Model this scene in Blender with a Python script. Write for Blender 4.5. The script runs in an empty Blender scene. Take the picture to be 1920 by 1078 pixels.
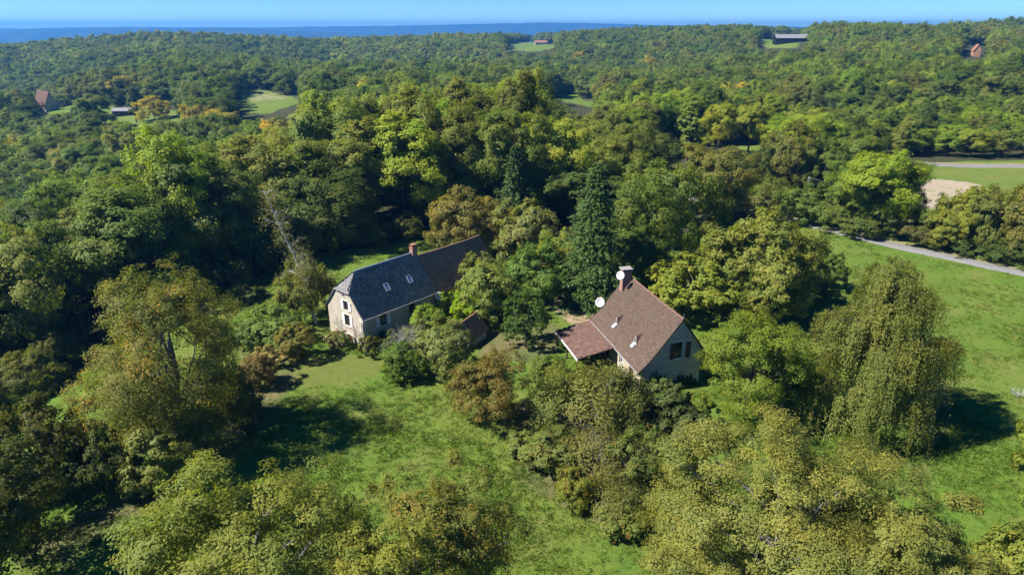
import bpy, math, random
import numpy as np
from mathutils import Vector, Euler

random.seed(11)
scene = bpy.context.scene
COL = scene.collection

# ------------------------------------------------------------------ camera
CAM_H = 33.0
FPX, HV = 1230.0, 52.0                     # focal length and horizon row for a 1920 x 1078 frame
PITCH = math.atan((539.0 - HV) / FPX)
CP, SP = math.cos(PITCH), math.sin(PITCH)
cam = bpy.data.cameras.new("camera")
cam.sensor_width = 36.0
cam.lens = 36.0 * FPX / 1920.0
cam.clip_start = 0.5
cam.clip_end = 80000.0
camo = bpy.data.objects.new("camera", cam)
camo.location = (0, 0, CAM_H)
camo.rotation_euler = (math.pi / 2 - PITCH, 0, 0)
COL.objects.link(camo)
scene.camera = camo

# ------------------------------------------------------------------ light
SUN_EL, SUN_BACK = math.radians(47), math.radians(12)
sun_dir = Vector((-math.cos(SUN_BACK) * math.cos(SUN_EL), -math.sin(SUN_BACK) * math.cos(SUN_EL), math.sin(SUN_EL)))
sl = bpy.data.lights.new("sun", 'SUN')
sl.energy = 5.0
sl.angle = math.radians(0.55)
sl.color = (1.0, 0.95, 0.88)
so = bpy.data.objects.new("sun", sl)
so.rotation_euler = sun_dir.to_track_quat('Z', 'Y').to_euler()
COL.objects.link(so)

world = bpy.data.worlds.new("World")
scene.world = world
world.use_nodes = True
wn, wl = world.node_tree.nodes, world.node_tree.links
wn.clear()
sky = wn.new('ShaderNodeTexSky')
sky.sky_type = 'NISHITA'
sky.sun_disc = False
sky.sun_elevation = SUN_EL
sky.sun_rotation = math.atan2(sun_dir.x, sun_dir.y)
sky.altitude = 4500
sky.air_density = 1.0
sky.dust_density = 0.0
sky.ozone_density = 3.5
hs = wn.new('ShaderNodeHueSaturation')
hs.inputs['Saturation'].default_value = 1.4
bg = wn.new('ShaderNodeBackground')
bg.inputs['Strength'].default_value = 0.08
wo = wn.new('ShaderNodeOutputWorld')
wl.new(sky.outputs[0], hs.inputs['Color'])
tn = wn.new('ShaderNodeMix')
tn.data_type = 'RGBA'
tn.blend_type = 'MULTIPLY'
tn.inputs[0].default_value = 1.0
tn.inputs[7].default_value = (.66, .80, .92, 1)
wl.new(hs.outputs[0], tn.inputs[6])
wl.new(tn.outputs[2], bg.inputs['Color'])
wl.new(bg.outputs[0], wo.inputs['Surface'])

vs = scene.view_settings
vs.view_transform = 'Standard'
vs.look = 'None'
vs.exposure = 1.2
vs.gamma = 1.0
cy = scene.cycles
cy.max_bounces = 7
cy.diffuse_bounces = 4
cy.glossy_bounces = 2
cy.transmission_bounces = 3
cy.transparent_max_bounces = 6
cy.volume_bounces = 0
cy.use_light_tree = False
cy.adaptive_threshold = 0.015
cy.caustics_reflective = False
cy.caustics_refractive = False

# ------------------------------------------------------------------ photograph coordinates to the ground
def ray(u, v):
    x, y = (u - 960.0) / FPX, (539.0 - v) / FPX
    return np.array([x, CP + y * SP, -SP + y * CP])

def project(P):
    P = np.atleast_2d(P)
    z = P[:, 2] - CAM_H
    f = P[:, 1] * CP - z * SP
    y = P[:, 1] * SP + z * CP
    return np.stack([960 + FPX * P[:, 0] / f, 539 - FPX * y / f, f], 1)

TERRAIN = np.array([
    (0, 20, 0), (-30, 20, -.5), (30, 20, 0), (60, 20, 0), (0, 50, 0), (-30, 45, -.5), (30, 50, 0), (60, 60, 0), (-17, 65, -.55),
    (13, 58, -.2), (0, 75, 0), (20, 80, 0), (-20, 85, -.2), (45, 85, 0), (80, 90, 0), (50, 118, 0), (57, 125, 0), (88, 134, .2), (103, 170, 0), (133, 170, .2),
    (65, 185, -.5), (-30, 100, 0), (-45, 100, -1), (-30, 130, -1), (0, 150, -1), (-15, 200, -1), (0, 220, -2), (30, 180, -2),
    (-60, 90, -4), (-45, 55, -2), (-70, 60, -12), (-45, 130, -3), (-60, 140, -7), (-96, 120, -16), (-128, 160, -24), (-150, 200, -20),
    (-200, 280, -20), (-230, 370, -11), (-276, 390, -12), (-130, 350, -4), (-160, 430, -9), (-228, 450, 0), (-280, 550, -4), (-330, 500, -24),
    (-90, 450, -10), (-120, 600, -18), (-200, 750, -13), (-457, 900, 10), (-660, 1300, -2), (-700, 900, -6), (-950, 1300, -33),
    (-274, 1000, 3), (-356, 1300, -11), (-45, 1000, 9), (-59, 1300, 7), (33, 365, -4), (45, 430, -10), (30, 300, -6), (80, 300, -6), (120, 450, -4),
    (150, 600, 0), (60, 600, -7), (0, 600, -11), (0, 470, -9), (0, 800, -5), (130, 900, 15), (172, 1200, 14), (300, 900, 19), (400, 1200, 14),
    (365, 900, 16), (538, 800, 21), (672, 1000, 21), (900, 1200, 24), (346, 600, 13), (400, 600, 15), (150, 300, -1), (200, 260, 2), (200, 400, 1), (300, 400, 8), (250, 300, 6), (20, 1050, 7), (25, 1250, 5),
    (0, -60, 0), (-90, -40, -6), (90, -40, 0), (-160, 60, -22), (170, 60, 2), (200, 150, 3), (-400, 300, -30), (500, 400, 16), (-900, 700, -20), (-1300, 1600, -40), (0, 1600, -5), (1200, 1600, 5), (-300, 1600, -22), (500, 1600, 2)], float)

def _tps_fit(pts, lam=2e-4):
    xy = pts[:, :2] / 400.0
    n = len(xy)
    r2 = ((xy[:, None] - xy[None]) ** 2).sum(-1)
    K = 0.5 * r2 * np.log(r2 + 1e-12) + lam * np.eye(n)
    Pm = np.hstack([np.ones((n, 1)), xy])
    A = np.zeros((n + 3, n + 3))
    A[:n, :n] = K
    A[:n, n:] = Pm
    A[n:, :n] = Pm.T
    return xy, np.linalg.solve(A, np.concatenate([pts[:, 2], np.zeros(3)]))

_TXY, _TW = _tps_fit(TERRAIN)

def ground_z(x, y):
    x = np.atleast_1d(np.asarray(x, float))
    y = np.atleast_1d(np.asarray(y, float))
    xc, yc = np.clip(x, -1500, 1500), np.clip(y, -80, 1700)
    out = np.empty_like(x)
    for i in range(0, len(x), 20000):
        q = np.stack([xc[i:i + 20000], yc[i:i + 20000]], 1) / 400.0
        r2 = ((q[:, None] - _TXY[None]) ** 2).sum(-1)
        out[i:i + 20000] = (0.5 * r2 * np.log(r2 + 1e-12)) @ _TW[:-3] + _TW[-3] + q @ _TW[-2:]
    out = out + 0.12 * np.sin(x * .31 + 1.3 * np.sin(y * .17)) * np.sin(y * .27 + .5) * np.clip((np.hypot(x, y) - 8) / 30, 0, 1)
    fold = np.clip((y - 330) / 250, 0, 1) * np.clip((960 - y) / 260, 0, 1)                # wooded folds across the valley
    out = out + fold * 9 * np.sin(x / 70. + y / 150. + 1.1 * np.sin(y / 130.)) * np.cos(y / 95. - x / 210. + .6)
    far = np.clip((np.maximum(y - 1450, np.abs(x) - 1250)) / 1800.0, 0, 1)
    far = far * far * (3 - 2 * far)
    return out * (1 - far) + far * -105.0

def gz(x, y):
    return float(ground_z(x, y)[0])

def ground_at(u, v):
    d = ray(u, v)
    t = np.concatenate([np.arange(8, 300, .5), np.arange(300, 2500, 3)])
    h = CAM_H + d[2] * t - ground_z(d[0] * t, d[1] * t)
    i = int(np.argmax(h < 0))
    if h[i] >= 0:
        i = len(t) - 1
    a = t[i - 1] + (t[i] - t[i - 1]) * h[i - 1] / (h[i - 1] - h[i] + 1e-9)
    return np.array([d[0] * a, d[1] * a, CAM_H + d[2] * a])

def height_over(u, v, base):
    d = ray(u, v)
    t = base[1] / d[1]
    return CAM_H + d[2] * t - base[2]

def inside(px, py, poly):
    px, py = np.asarray(px, float), np.asarray(py, float)
    res = np.zeros(px.shape, bool)
    n = len(poly)
    for i in range(n):
        x0, y0 = poly[i]
        x1, y1 = poly[(i + 1) % n]
        c = (y0 > py) != (y1 > py)
        with np.errstate(divide='ignore', invalid='ignore'):
            xi = (x1 - x0) * (py - y0) / (y1 - y0 if y1 != y0 else 1e-9) + x0
        res ^= c & (px < xi)
    return res

# ------------------------------------------------------------------ materials
def nt(name):
    m = bpy.data.materials.new(name)
    m.use_nodes = True
    n, l = m.node_tree.nodes, m.node_tree.links
    n.clear()
    out = n.new('ShaderNodeOutputMaterial')
    return m, n, l, out

def math_node(n, l, op, a, b=None):
    k = n.new('ShaderNodeMath')
    k.operation = op
    for i, x in enumerate((a, b)):
        if x is None:
            continue
        if isinstance(x, (int, float)):
            k.inputs[i].default_value = x
        else:
            l.new(x, k.inputs[i])
    return k.outputs[0]

def mixc(n, l, fac, a, b, blend='MIX'):
    k = n.new('ShaderNodeMix')
    k.data_type = 'RGBA'
    k.blend_type = blend
    for sock, x in ((k.inputs[0], fac), (k.inputs[6], a), (k.inputs[7], b)):
        if isinstance(x, (int, float)):
            sock.default_value = x
        elif isinstance(x, tuple):
            sock.default_value = x if len(x) == 4 else (*x, 1)
        else:
            l.new(x, sock)
    return k.outputs[2]

def noise(n, l, scale, detail=4, rough=.6, coord=None, dim='3D'):
    k = n.new('ShaderNodeTexNoise')
    k.inputs['Scale'].default_value = scale
    k.inputs['Detail'].default_value = detail
    k.inputs['Roughness'].default_value = rough
    if coord is not None:
        l.new(coord, k.inputs['Vector'])
    return k.outputs[0]

def ramp(n, l, fac, stops):
    k = n.new('ShaderNodeValToRGB')
    e = k.color_ramp.elements
    while len(e) < len(stops):
        e.new(.5)
    for el, (p, c) in zip(e, stops):
        el.position = p
        el.color = (c, c, c, 1) if isinstance(c, (int, float)) else (*c, 1)
    l.new(fac, k.inputs[0])
    return k.outputs[0]

def objcoord(n):
    return n.new('ShaderNodeTexCoord').outputs['Object']

def attr(n, name, kind='GEOMETRY'):
    k = n.new('ShaderNodeAttribute')
    k.attribute_name = name
    k.attribute_type = kind
    return k

def bump(n, l, h, strength, dist):
    b = n.new('ShaderNodeBump')
    b.inputs['Strength'].default_value = strength
    b.inputs['Distance'].default_value = dist
    l.new(h, b.inputs['Height'])
    return b.outputs[0]

def principled(n, l, out, color, rough=.8, spec=.3, normal=None, metallic=0):
    p = n.new('ShaderNodeBsdfPrincipled')
    if isinstance(color, tuple):
        p.inputs['Base Color'].default_value = (*color, 1)
    else:
        l.new(color, p.inputs['Base Color'])
    p.inputs['Roughness'].default_value = rough
    p.inputs['Specular IOR Level'].default_value = spec
    p.inputs['Metallic'].default_value = metallic
    if normal is not None:
        l.new(normal, p.inputs['Normal'])
    if out is not None:
        l.new(p.outputs[0], out.inputs['Surface'])
    return p

def leaf_material(name, accent=None, instancer=False, transl=.48, spread=.18, accent_at=.93, gain=1.9):
    """Leaf colour = the plant's own tint, varied leaf by leaf and spray by spray."""
    m, n, l, out = nt(name)
    if instancer:
        base = attr(n, 'tint', 'INSTANCER').outputs['Color']
    else:
        base = n.new('ShaderNodeObjectInfo').outputs['Color']
    base = mixc(n, l, 1.0, base, (gain * 1.08, gain, gain * .58), 'MULTIPLY')
    r = attr(n, 'rnd').outputs['Fac']
    c = attr(n, 'clump').outputs['Fac']
    dark = mixc(n, l, 1.0, base, (1 - spread, 1 - spread * .9, 1 - spread * .8), 'MULTIPLY')
    lite = mixc(n, l, 1.0, base, (1 + spread * 1.15, 1 + spread, 1 + spread * .6), 'MULTIPLY')
    col = mixc(n, l, r, dark, lite)
    warm = mixc(n, l, 1.0, col, (1.16, 1.05, .85), 'MULTIPLY')
    cool = mixc(n, l, 1.0, col, (.84, .95, 1.03), 'MULTIPLY')
    col = mixc(n, l, c, cool, warm)
    if accent:
        mix_f = math_node(n, l, 'MULTIPLY_ADD', c, .55)
        n[-1].inputs[2].default_value = 0
        f = math_node(n, l, 'ADD', mix_f, math_node(n, l, 'MULTIPLY', r, .45))
        f = math_node(n, l, 'GREATER_THAN', f, accent_at)
        col = mixc(n, l, f, col, accent)
    d = principled(n, l, None, col, .62, .22)
    t = n.new('ShaderNodeBsdfTranslucent')
    tc = mixc(n, l, 1.0, col, (1.15, 1.22, .45), 'MULTIPLY')
    l.new(tc, t.inputs['Color'])
    mx = n.new('ShaderNodeMixShader')
    mx.inputs[0].default_value = transl
    l.new(d.outputs[0], mx.inputs[1])
    l.new(t.outputs[0], mx.inputs[2])
    l.new(mx.outputs[0], out.inputs['Surface'])
    return m

M = {}
M['leaf'] = leaf_material('leaf')
M['leaf_gold'] = leaf_material('leaf_with_gold', (.46, .26, .03), accent_at=.825)
M['leaf_tip'] = leaf_material('leaf_with_few_gold', (.3, .19, .03), accent_at=.84)
M['leaf_red'] = leaf_material('leaf_with_red', (.2, .055, .025), accent_at=.86)
M['needle'] = leaf_material('needle', transl=.12, spread=.35)
M['leaf_far'] = leaf_material('leaf_far', instancer=True, transl=.38)
M['leaf_copper'] = leaf_material('leaf_copper', (.2, .115, .035), accent_at=.8, gain=1.6)
M['grass_blade'] = leaf_material('grass_blade', instancer=True, transl=.3, gain=1.25)

def bark(name, c1, c2, scale=6, stretch=.25):
    m, n, l, out = nt(name)
    mp = n.new('ShaderNodeMapping')
    mp.inputs['Scale'].default_value = (1, 1, stretch)
    l.new(objcoord(n), mp.inputs['Vector'])
    f = noise(n, l, scale, 5, .65, mp.outputs[0])
    col = ramp(n, l, f, [(.35, c1), (.62, c2)])
    principled(n, l, out, col, .9, .15, bump(n, l, f, .6, .03))
    return m

M['bark'] = bark('bark', (.05, .04, .03), (.13, .11, .09))
M['bark_grey'] = bark('bark_lichen_grey', (.1, .095, .085), (.25, .24, .22))
M['bark_birch'] = bark('bark_birch', (.12, .11, .1), (.62, .6, .56), 5, 2.5)
M['twig_dry'] = bark('twig_dry', (.2, .18, .16), (.42, .4, .37))

# ------------------------------------------------------------------ mesh helpers
def mesh_np(name, V, F, mats, rnd=None, clump=None, mat_idx=None, smooth=False):
    """V (n,3), F (m,4) quads (or a list of index tuples)."""
    me = bpy.data.meshes.new(name)
    if isinstance(F, np.ndarray):
        k = F.shape[1]
        me.vertices.add(len(V))
        me.vertices.foreach_set('co', np.ascontiguousarray(V, np.float32).ravel())
        me.loops.add(F.size)
        me.loops.foreach_set('vertex_index', np.ascontiguousarray(F, np.int32).ravel())
        me.polygons.add(len(F))
        me.polygons.foreach_set('loop_start', np.arange(0, F.size, k, dtype=np.int32))
        me.polygons.foreach_set('loop_total', np.full(len(F), k, np.int32))
        nf = len(F)
    else:
        me.from_pydata([tuple(map(float, v)) for v in V], [], [tuple(map(int, f)) for f in F])
        nf = len(F)
    for nm, a in (('rnd', rnd), ('clump', clump)):
        if a is not None:
            at = me.attributes.new(nm, 'FLOAT', 'FACE')
            at.data.foreach_set('value', np.ascontiguousarray(a, np.float32))
    for m in (mats if isinstance(mats, (list, tuple)) else [mats]):
        me.materials.append(m)
    if mat_idx is not None:
        me.polygons.foreach_set('material_index', np.ascontiguousarray(mat_idx, np.int32))
    if smooth:
        me.polygons.foreach_set('use_smooth', np.ones(nf, bool))
    me.update()
    me.validate(verbose=False)
    return me

def obj(name, me, parent=None, color=None, loc=None, rot=None):
    o = bpy.data.objects.new(name, me)
    COL.objects.link(o)
    if parent is not None:
        o.parent = parent
    if color is not None:
        o.color = (*color, 1)
    if loc is not None:
        o.location = tuple(map(float, loc))
    if rot is not None:
        o.rotation_euler = rot
    return o

def tag(o, label, cat, group=None, kind=None):
    if label:
        o['label'] = label
    if cat:
        o['category'] = cat
    if group:
        o['group'] = group
    if kind:
        o['kind'] = kind
    return o

def thing(name, label, cat, loc=(0, 0, 0), rz=0.0, scale=(1, 1, 1), group=None):
    o = bpy.data.objects.new(name, None)
    o.empty_display_size = .5
    COL.objects.link(o)
    o.location = tuple(map(float, loc))
    o.rotation_euler = (0, 0, rz)
    o.scale = tuple(map(float, scale))
    return tag(o, label, cat, group)

class MB:
    """Collects boxes, tubes and polygons into one mesh."""
    def __init__(s):
        s.V, s.F = [], []
    def poly(s, pts):
        i = len(s.V)
        s.V += [tuple(p) for p in pts]
        s.F.append(tuple(range(i, i + len(pts))))
        return s
    def box(s, x0, x1, y0, y1, z0, z1):
        i = len(s.V)
        s.V += [(x0, y0, z0), (x1, y0, z0), (x1, y1, z0), (x0, y1, z0), (x0, y0, z1), (x1, y0, z1), (x1, y1, z1), (x0, y1, z1)]
        s.F += [tuple(i + k for k in f) for f in ((0, 3, 2, 1), (4, 5, 6, 7), (0, 1, 5, 4), (1, 2, 6, 5), (2, 3, 7, 6), (3, 0, 4, 7))]
        return s
    def prism(s, poly, vec):
        """polygon (3D points) pushed along vec"""
        i, k = len(s.V), len(poly)
        s.V += [tuple(p) for p in poly] + [tuple(np.add(p, vec)) for p in poly]
        s.F.append(tuple(range(i, i + k))[::-1])
        s.F.append(tuple(range(i + k, i + 2 * k)))
        for a in range(k):
            b = (a + 1) % k
            s.F.append((i + a, i + b, i + k + b, i + k + a))
        return s
    def tube(s, pts, radii, sides=6, cap=True):
        V, F = tube(pts, radii, sides)
        i = len(s.V)
        s.V += [tuple(v) for v in V]
        s.F += [tuple(int(a) + i for a in f) for f in F]
        if cap:
            s.F.append(tuple(range(i, i + sides))[::-1])
            s.F.append(tuple(range(len(s.V) - sides, len(s.V))))
        return s
    def build(s, name, mat, parent=None, smooth=False, bevel=0):
        me = mesh_np(name, s.V, s.F, mat, smooth=smooth)
        o = obj(name, me, parent)
        if bevel:
            b = o.modifiers.new('bevel', 'BEVEL')
            b.width = bevel
            b.segments = 1
            b.limit_method = 'ANGLE'
        return o

def tube(pts, radii, sides=6):
    P = np.asarray(pts, float)
    R = np.broadcast_to(np.asarray(radii, float), (len(P),))
    T = np.gradient(P, axis=0)
    T /= np.linalg.norm(T, axis=1, keepdims=True) + 1e-9
    ref = np.where(np.abs(T[:, 2:3]) > .9, np.array([[1., 0, 0]]), np.array([[0, 0, 1.]]))
    A = np.cross(T, ref)
    A /= np.linalg.norm(A, axis=1, keepdims=True) + 1e-9
    B = np.cross(T, A)
    th = np.arange(sides) * 2 * math.pi / sides
    V = P[:, None] + R[:, None, None] * (A[:, None] * np.cos(th)[None, :, None] + B[:, None] * np.sin(th)[None, :, None])
    V = V.reshape(-1, 3)
    k = np.arange(len(P) - 1)[:, None] * sides
    a = np.arange(sides)[None]
    b = (a + 1) % sides
    F = np.stack([k + a, k + b, k + sides + b, k + sides + a], -1).reshape(-1, 4)
    return V, F

def merge(parts):
    V, F, o = [], [], 0
    for v, f in parts:
        V.append(v)
        F.append(f + o)
        o += len(v)
    return np.concatenate(V), np.concatenate(F)

def unit(a):
    return a / (np.linalg.norm(a, axis=-1, keepdims=True) + 1e-9)

def leaves(P, N, L, W, rng, fold=.12):
    n = len(P)
    N = unit(N)
    T = unit(np.cross(N, rng.normal(size=(n, 3))))
    B = np.cross(N, T)
    L = np.broadcast_to(L, (n,))[:, None]
    W = np.broadcast_to(W, (n,))[:, None]
    V = np.empty((n, 4, 3))
    V[:, 0] = P - T * L * .5
    V[:, 1] = P + B * W * .5 + N * L * fold + T * L * .06
    V[:, 2] = P + T * L * .5
    V[:, 3] = P - B * W * .5 + N * L * fold + T * L * .06
    return V.reshape(-1, 3), np.arange(4 * n).reshape(-1, 4)

def leaves_dir(P, T, N, L, W):
    """leaves with a given long direction T"""
    n = len(P)
    T = unit(T)
    B = unit(np.cross(N, T))
    L = np.broadcast_to(L, (n,))[:, None]
    W = np.broadcast_to(W, (n,))[:, None]
    V = np.empty((n, 4, 3))
    V[:, 0] = P
    V[:, 1] = P + B * W * .5 + T * L * .5
    V[:, 2] = P + T * L
    V[:, 3] = P - B * W * .5 + T * L * .5
    return V.reshape(-1, 3), np.arange(4 * n).reshape(-1, 4)

def bent(a, b, rng, k=5, wob=.08, sag=0.0):
    a, b = np.asarray(a, float), np.asarray(b, float)
    t = np.linspace(0, 1, k)[:, None]
    L = np.linalg.norm(b - a)
    p = a + (b - a) * t
    p = p + rng.normal(size=3) * L * wob * np.sin(t * math.pi) + rng.normal(size=3) * L * wob * .5 * np.sin(t * 2 * math.pi)
    p[:, 2] += sag * L * np.sin(t[:, 0] * math.pi)
    return p

# ------------------------------------------------------------------ plants
def broad_crown(seed, R, H, z0, nleaf, L, nblob=34, sub=10, flat=.8, top=1.0, fill=.55, ragged=.12, aspect=.55, ry=1.0, trunk_r=None, limbs=16, upright=0.0, bare=0, br=(.19, .36), sr=(.26, .46), nrm=.24, skirt=.8):
    """A broadleaf crown: boughs on an envelope, sprays on each bough, leaves on each spray.
    Returns ((leafV, leafF, rnd, clump), (woodV, woodF))."""
    rng = np.random.default_rng(seed)
    c = np.array([0, 0, (z0 + H) / 2])
    ext = np.array([R, R * ry, (H - z0) / 2])
    d = unit(rng.normal(size=(nblob * 3, 3)))
    d = d[np.argsort(-(d[:, 2] * (.7 if z0 > .6 else .25) + rng.uniform(-1.3, 1.0, len(d))))][:nblob]        # more boughs above than below
    hz_ = np.sqrt(np.maximum(1 - d[:, 2] ** 2, .02))                                # fuller towards the foot than a plain ellipsoid
    full = np.where(d[:, 2] < 0, np.maximum(hz_, skirt) / hz_, 1.0)
    d = d * np.stack([full, full, np.ones(nblob)], 1)
    rad = .42 + .5 * np.sqrt(rng.uniform(size=nblob))
    rb = R * rng.uniform(br[0], br[1], nblob) * (1.15 - .3 * np.maximum(d[:, 2], 0))
    lob = 1 + ragged * rng.normal(size=nblob)
    bl = c + d * (ext - np.minimum(rb[:, None] * .75, ext * .5)) * (rad * lob)[:, None] / .92
    bl[:, 2] = np.clip(bl[:, 2], z0 + rb * .35, H - rb * .4)
    # sprays
    ns = nblob * sub
    bi = np.repeat(np.arange(nblob), sub)
    out = unit((bl - c) / ext)
    sd = unit(rng.normal(size=(ns, 3)) + out[bi] * .75 + np.array([0, 0, .35]))
    sp = bl[bi] + sd * (rb[bi] * rng.uniform(.55, 1.05, ns))[:, None] * np.array([1, 1, flat])
    sp += rng.normal(size=sp.shape) * (R * .03)
    rs = rb[bi] * rng.uniform(sr[0], sr[1], ns)
    # leaves
    w = rs ** 2
    si = rng.choice(ns, nleaf, p=w / w.sum())
    ld = unit(rng.normal(size=(nleaf, 3)) + .25 * sd[si])
    lr = rs[si] * (rng.uniform(size=nleaf) ** .45) * (1 + ragged * rng.exponential(.6, nleaf))
    P = sp[si] + ld * lr[:, None] * np.array([1, 1, .72])
    q = np.linalg.norm((P - c) / ext, axis=1)
    keep = (q > fill) | (rng.uniform(size=nleaf) < .4)
    keep &= P[:, 2] > .05
    P, si, ld = P[keep], si[keep], ld[keep]
    N = .38 * ld + .55 * sd[si] + .3 * out[bi[si]] + np.array([0, 0, .32 + upright]) + rng.normal(size=P.shape) * nrm
    ll = L * rng.uniform(.65, 1.3, len(P))
    V, F = leaves(P, N, ll, ll * aspect * rng.uniform(.8, 1.2, len(P)), rng)
    clump = np.clip(.5 + .18 * rng.normal(size=nblob)[bi[si]] + .2 * rng.normal(size=ns)[si], 0, 1)
    rnd = rng.uniform(size=len(P))
    # wood
    tr = trunk_r or H * .018
    parts = []
    ztop = z0 + (H - z0) * .62
    lean = rng.normal(size=2) * R * .06
    tp = np.array([[0, 0, -.4], [0, 0, H * .08], [lean[0] * .5, lean[1] * .5, ztop * .5], [lean[0], lean[1], ztop]])
    parts.append(tube(tp, [tr * 1.5, tr * 1.05, tr * .8, tr * .35], 7))
    order = rng.permutation(nblob)[:limbs]
    for i in order:
        zz = rng.uniform(.35, .95) * min(ztop, max(bl[i, 2] - rb[i] * .3, z0 * .5 + .3))
        a = np.array([lean[0] * zz / ztop, lean[1] * zz / ztop, zz])
        e = a + (bl[i] - a) * .85
        p = bent(a, e, rng, 5, .06, .05)
        r0 = tr * rng.uniform(.3, .5)
        parts.append(tube(p, np.linspace(r0, r0 * .25, 5), 5))
        for j in np.flatnonzero(bi == i)[:4]:
            parts.append(tube(bent(p[3], p[3] + (sp[j] - p[3]) * .65, rng, 4, .06), np.linspace(r0 * .35, r0 * .1, 4), 4))
    for _ in range(bare // 3 if R < 3.2 else 0):                                         # bare grey twigs poking out of the crown
        j = rng.integers(ns)
        a = sp[j] - sd[j] * rs[j] * 1.5
        e = sp[j] + (sd[j] + rng.normal(size=3) * .3) * rs[j] * rng.uniform(.2, .8)
        p = bent(a, e, rng, 4, .1)
        parts.append(tube(p, np.linspace(tr * .06, tr * .02, 4), 3))
        for k in range(3):
            parts.append(tube(bent(p[1 + k % 3], p[1 + k % 3] + (sd[j] + rng.normal(size=3) * .7) * rs[j] * .6, rng, 3, .1), [tr * .03, tr * .02, tr * .012], 3))
    return (V, F, rnd, clump), merge(parts)

def plant_meshes(name, data, leafmat, barkmat):
    (V, F, r, c), (WV, WF) = data
    return mesh_np(name + '_crown', V, F, leafmat, r, c), mesh_np(name + '_trunk', WV, WF, barkmat, smooth=True)

def conifer(seed, R, H, z0=.4, levels=46, per=9, needles=38, L=.42, W=.16, droop=.28, ragged=.15):
    rng = np.random.default_rng(seed)
    parts = [tube([[0, 0, -.4], [0, 0, H * .5], [0, 0, H * .99]], [H * .018, H * .011, .02], 7)]
    PP, TT, NN, cl = [], [], [], []
    for i in range(levels):
        t = (i + rng.uniform(-.3, .3)) / levels
        t = min(max(t, 0), .995)
        z = z0 + (H - z0) * t
        rr = R * ((1 - t) ** .82) * (.55 + .45 * min(1, t * 6 + .5)) + .12
        for k in range(per):
            a = k * 2 * math.pi / per + i * 2.4 + rng.normal() * .25
            Lb = rr * (1 + ragged * rng.normal()) * rng.uniform(.75, 1.08)
            d = np.array([math.cos(a), math.sin(a), 0])
            lift = .25 * (t - .2)
            s = np.linspace(0, 1, 6)
            br = np.array([0, 0, z]) + d * (s * Lb)[:, None]
            br[:, 2] += lift * Lb * s - droop * Lb * s ** 2 + .1 * Lb * np.maximum(s - .7, 0)
            if i % 3 == 0:
                parts.append(tube(br[:5], np.linspace(.05, .015, 5), 3))
            m = max(10, int(needles * (Lb / R) ** .8))
            u = rng.uniform(.15, 1.0, m) ** .7
            side = rng.choice([-1, 1], m)
            pos = np.stack([np.interp(u, s, br[:, j]) for j in range(3)], 1)
            perp = np.array([-d[1], d[0], 0])
            tl = (.25 + .35 * (1 - u)) * Lb * rng.uniform(.3, 1, m)
            pos = pos + perp * (side * tl * .6)[:, None]
            pos[:, 2] -= np.abs(tl) * .22 + rng.uniform(0, .12, m)
            T = d * .75 + perp * (side * .6)[:, None] + np.array([0, 0, -.3]) + rng.normal(size=(m, 3)) * .22
            PP.append(pos)
            TT.append(T)
            NN.append(np.array([0, 0, 1.0]) + d * .35 + rng.normal(size=(m, 3)) * .3)
            cl.append(np.full(m, np.clip(.5 + .22 * rng.normal(), 0, 1)))
    P, T, N = np.concatenate(PP), np.concatenate(TT), np.concatenate(NN)
    ll = L * rng.uniform(.6, 1.3, len(P))
    V, F = leaves_dir(P, T, N, ll, W * rng.uniform(.7, 1.3, len(P)))
    return (V, F, rng.uniform(size=len(P)), np.concatenate(cl)), merge(parts)

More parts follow.
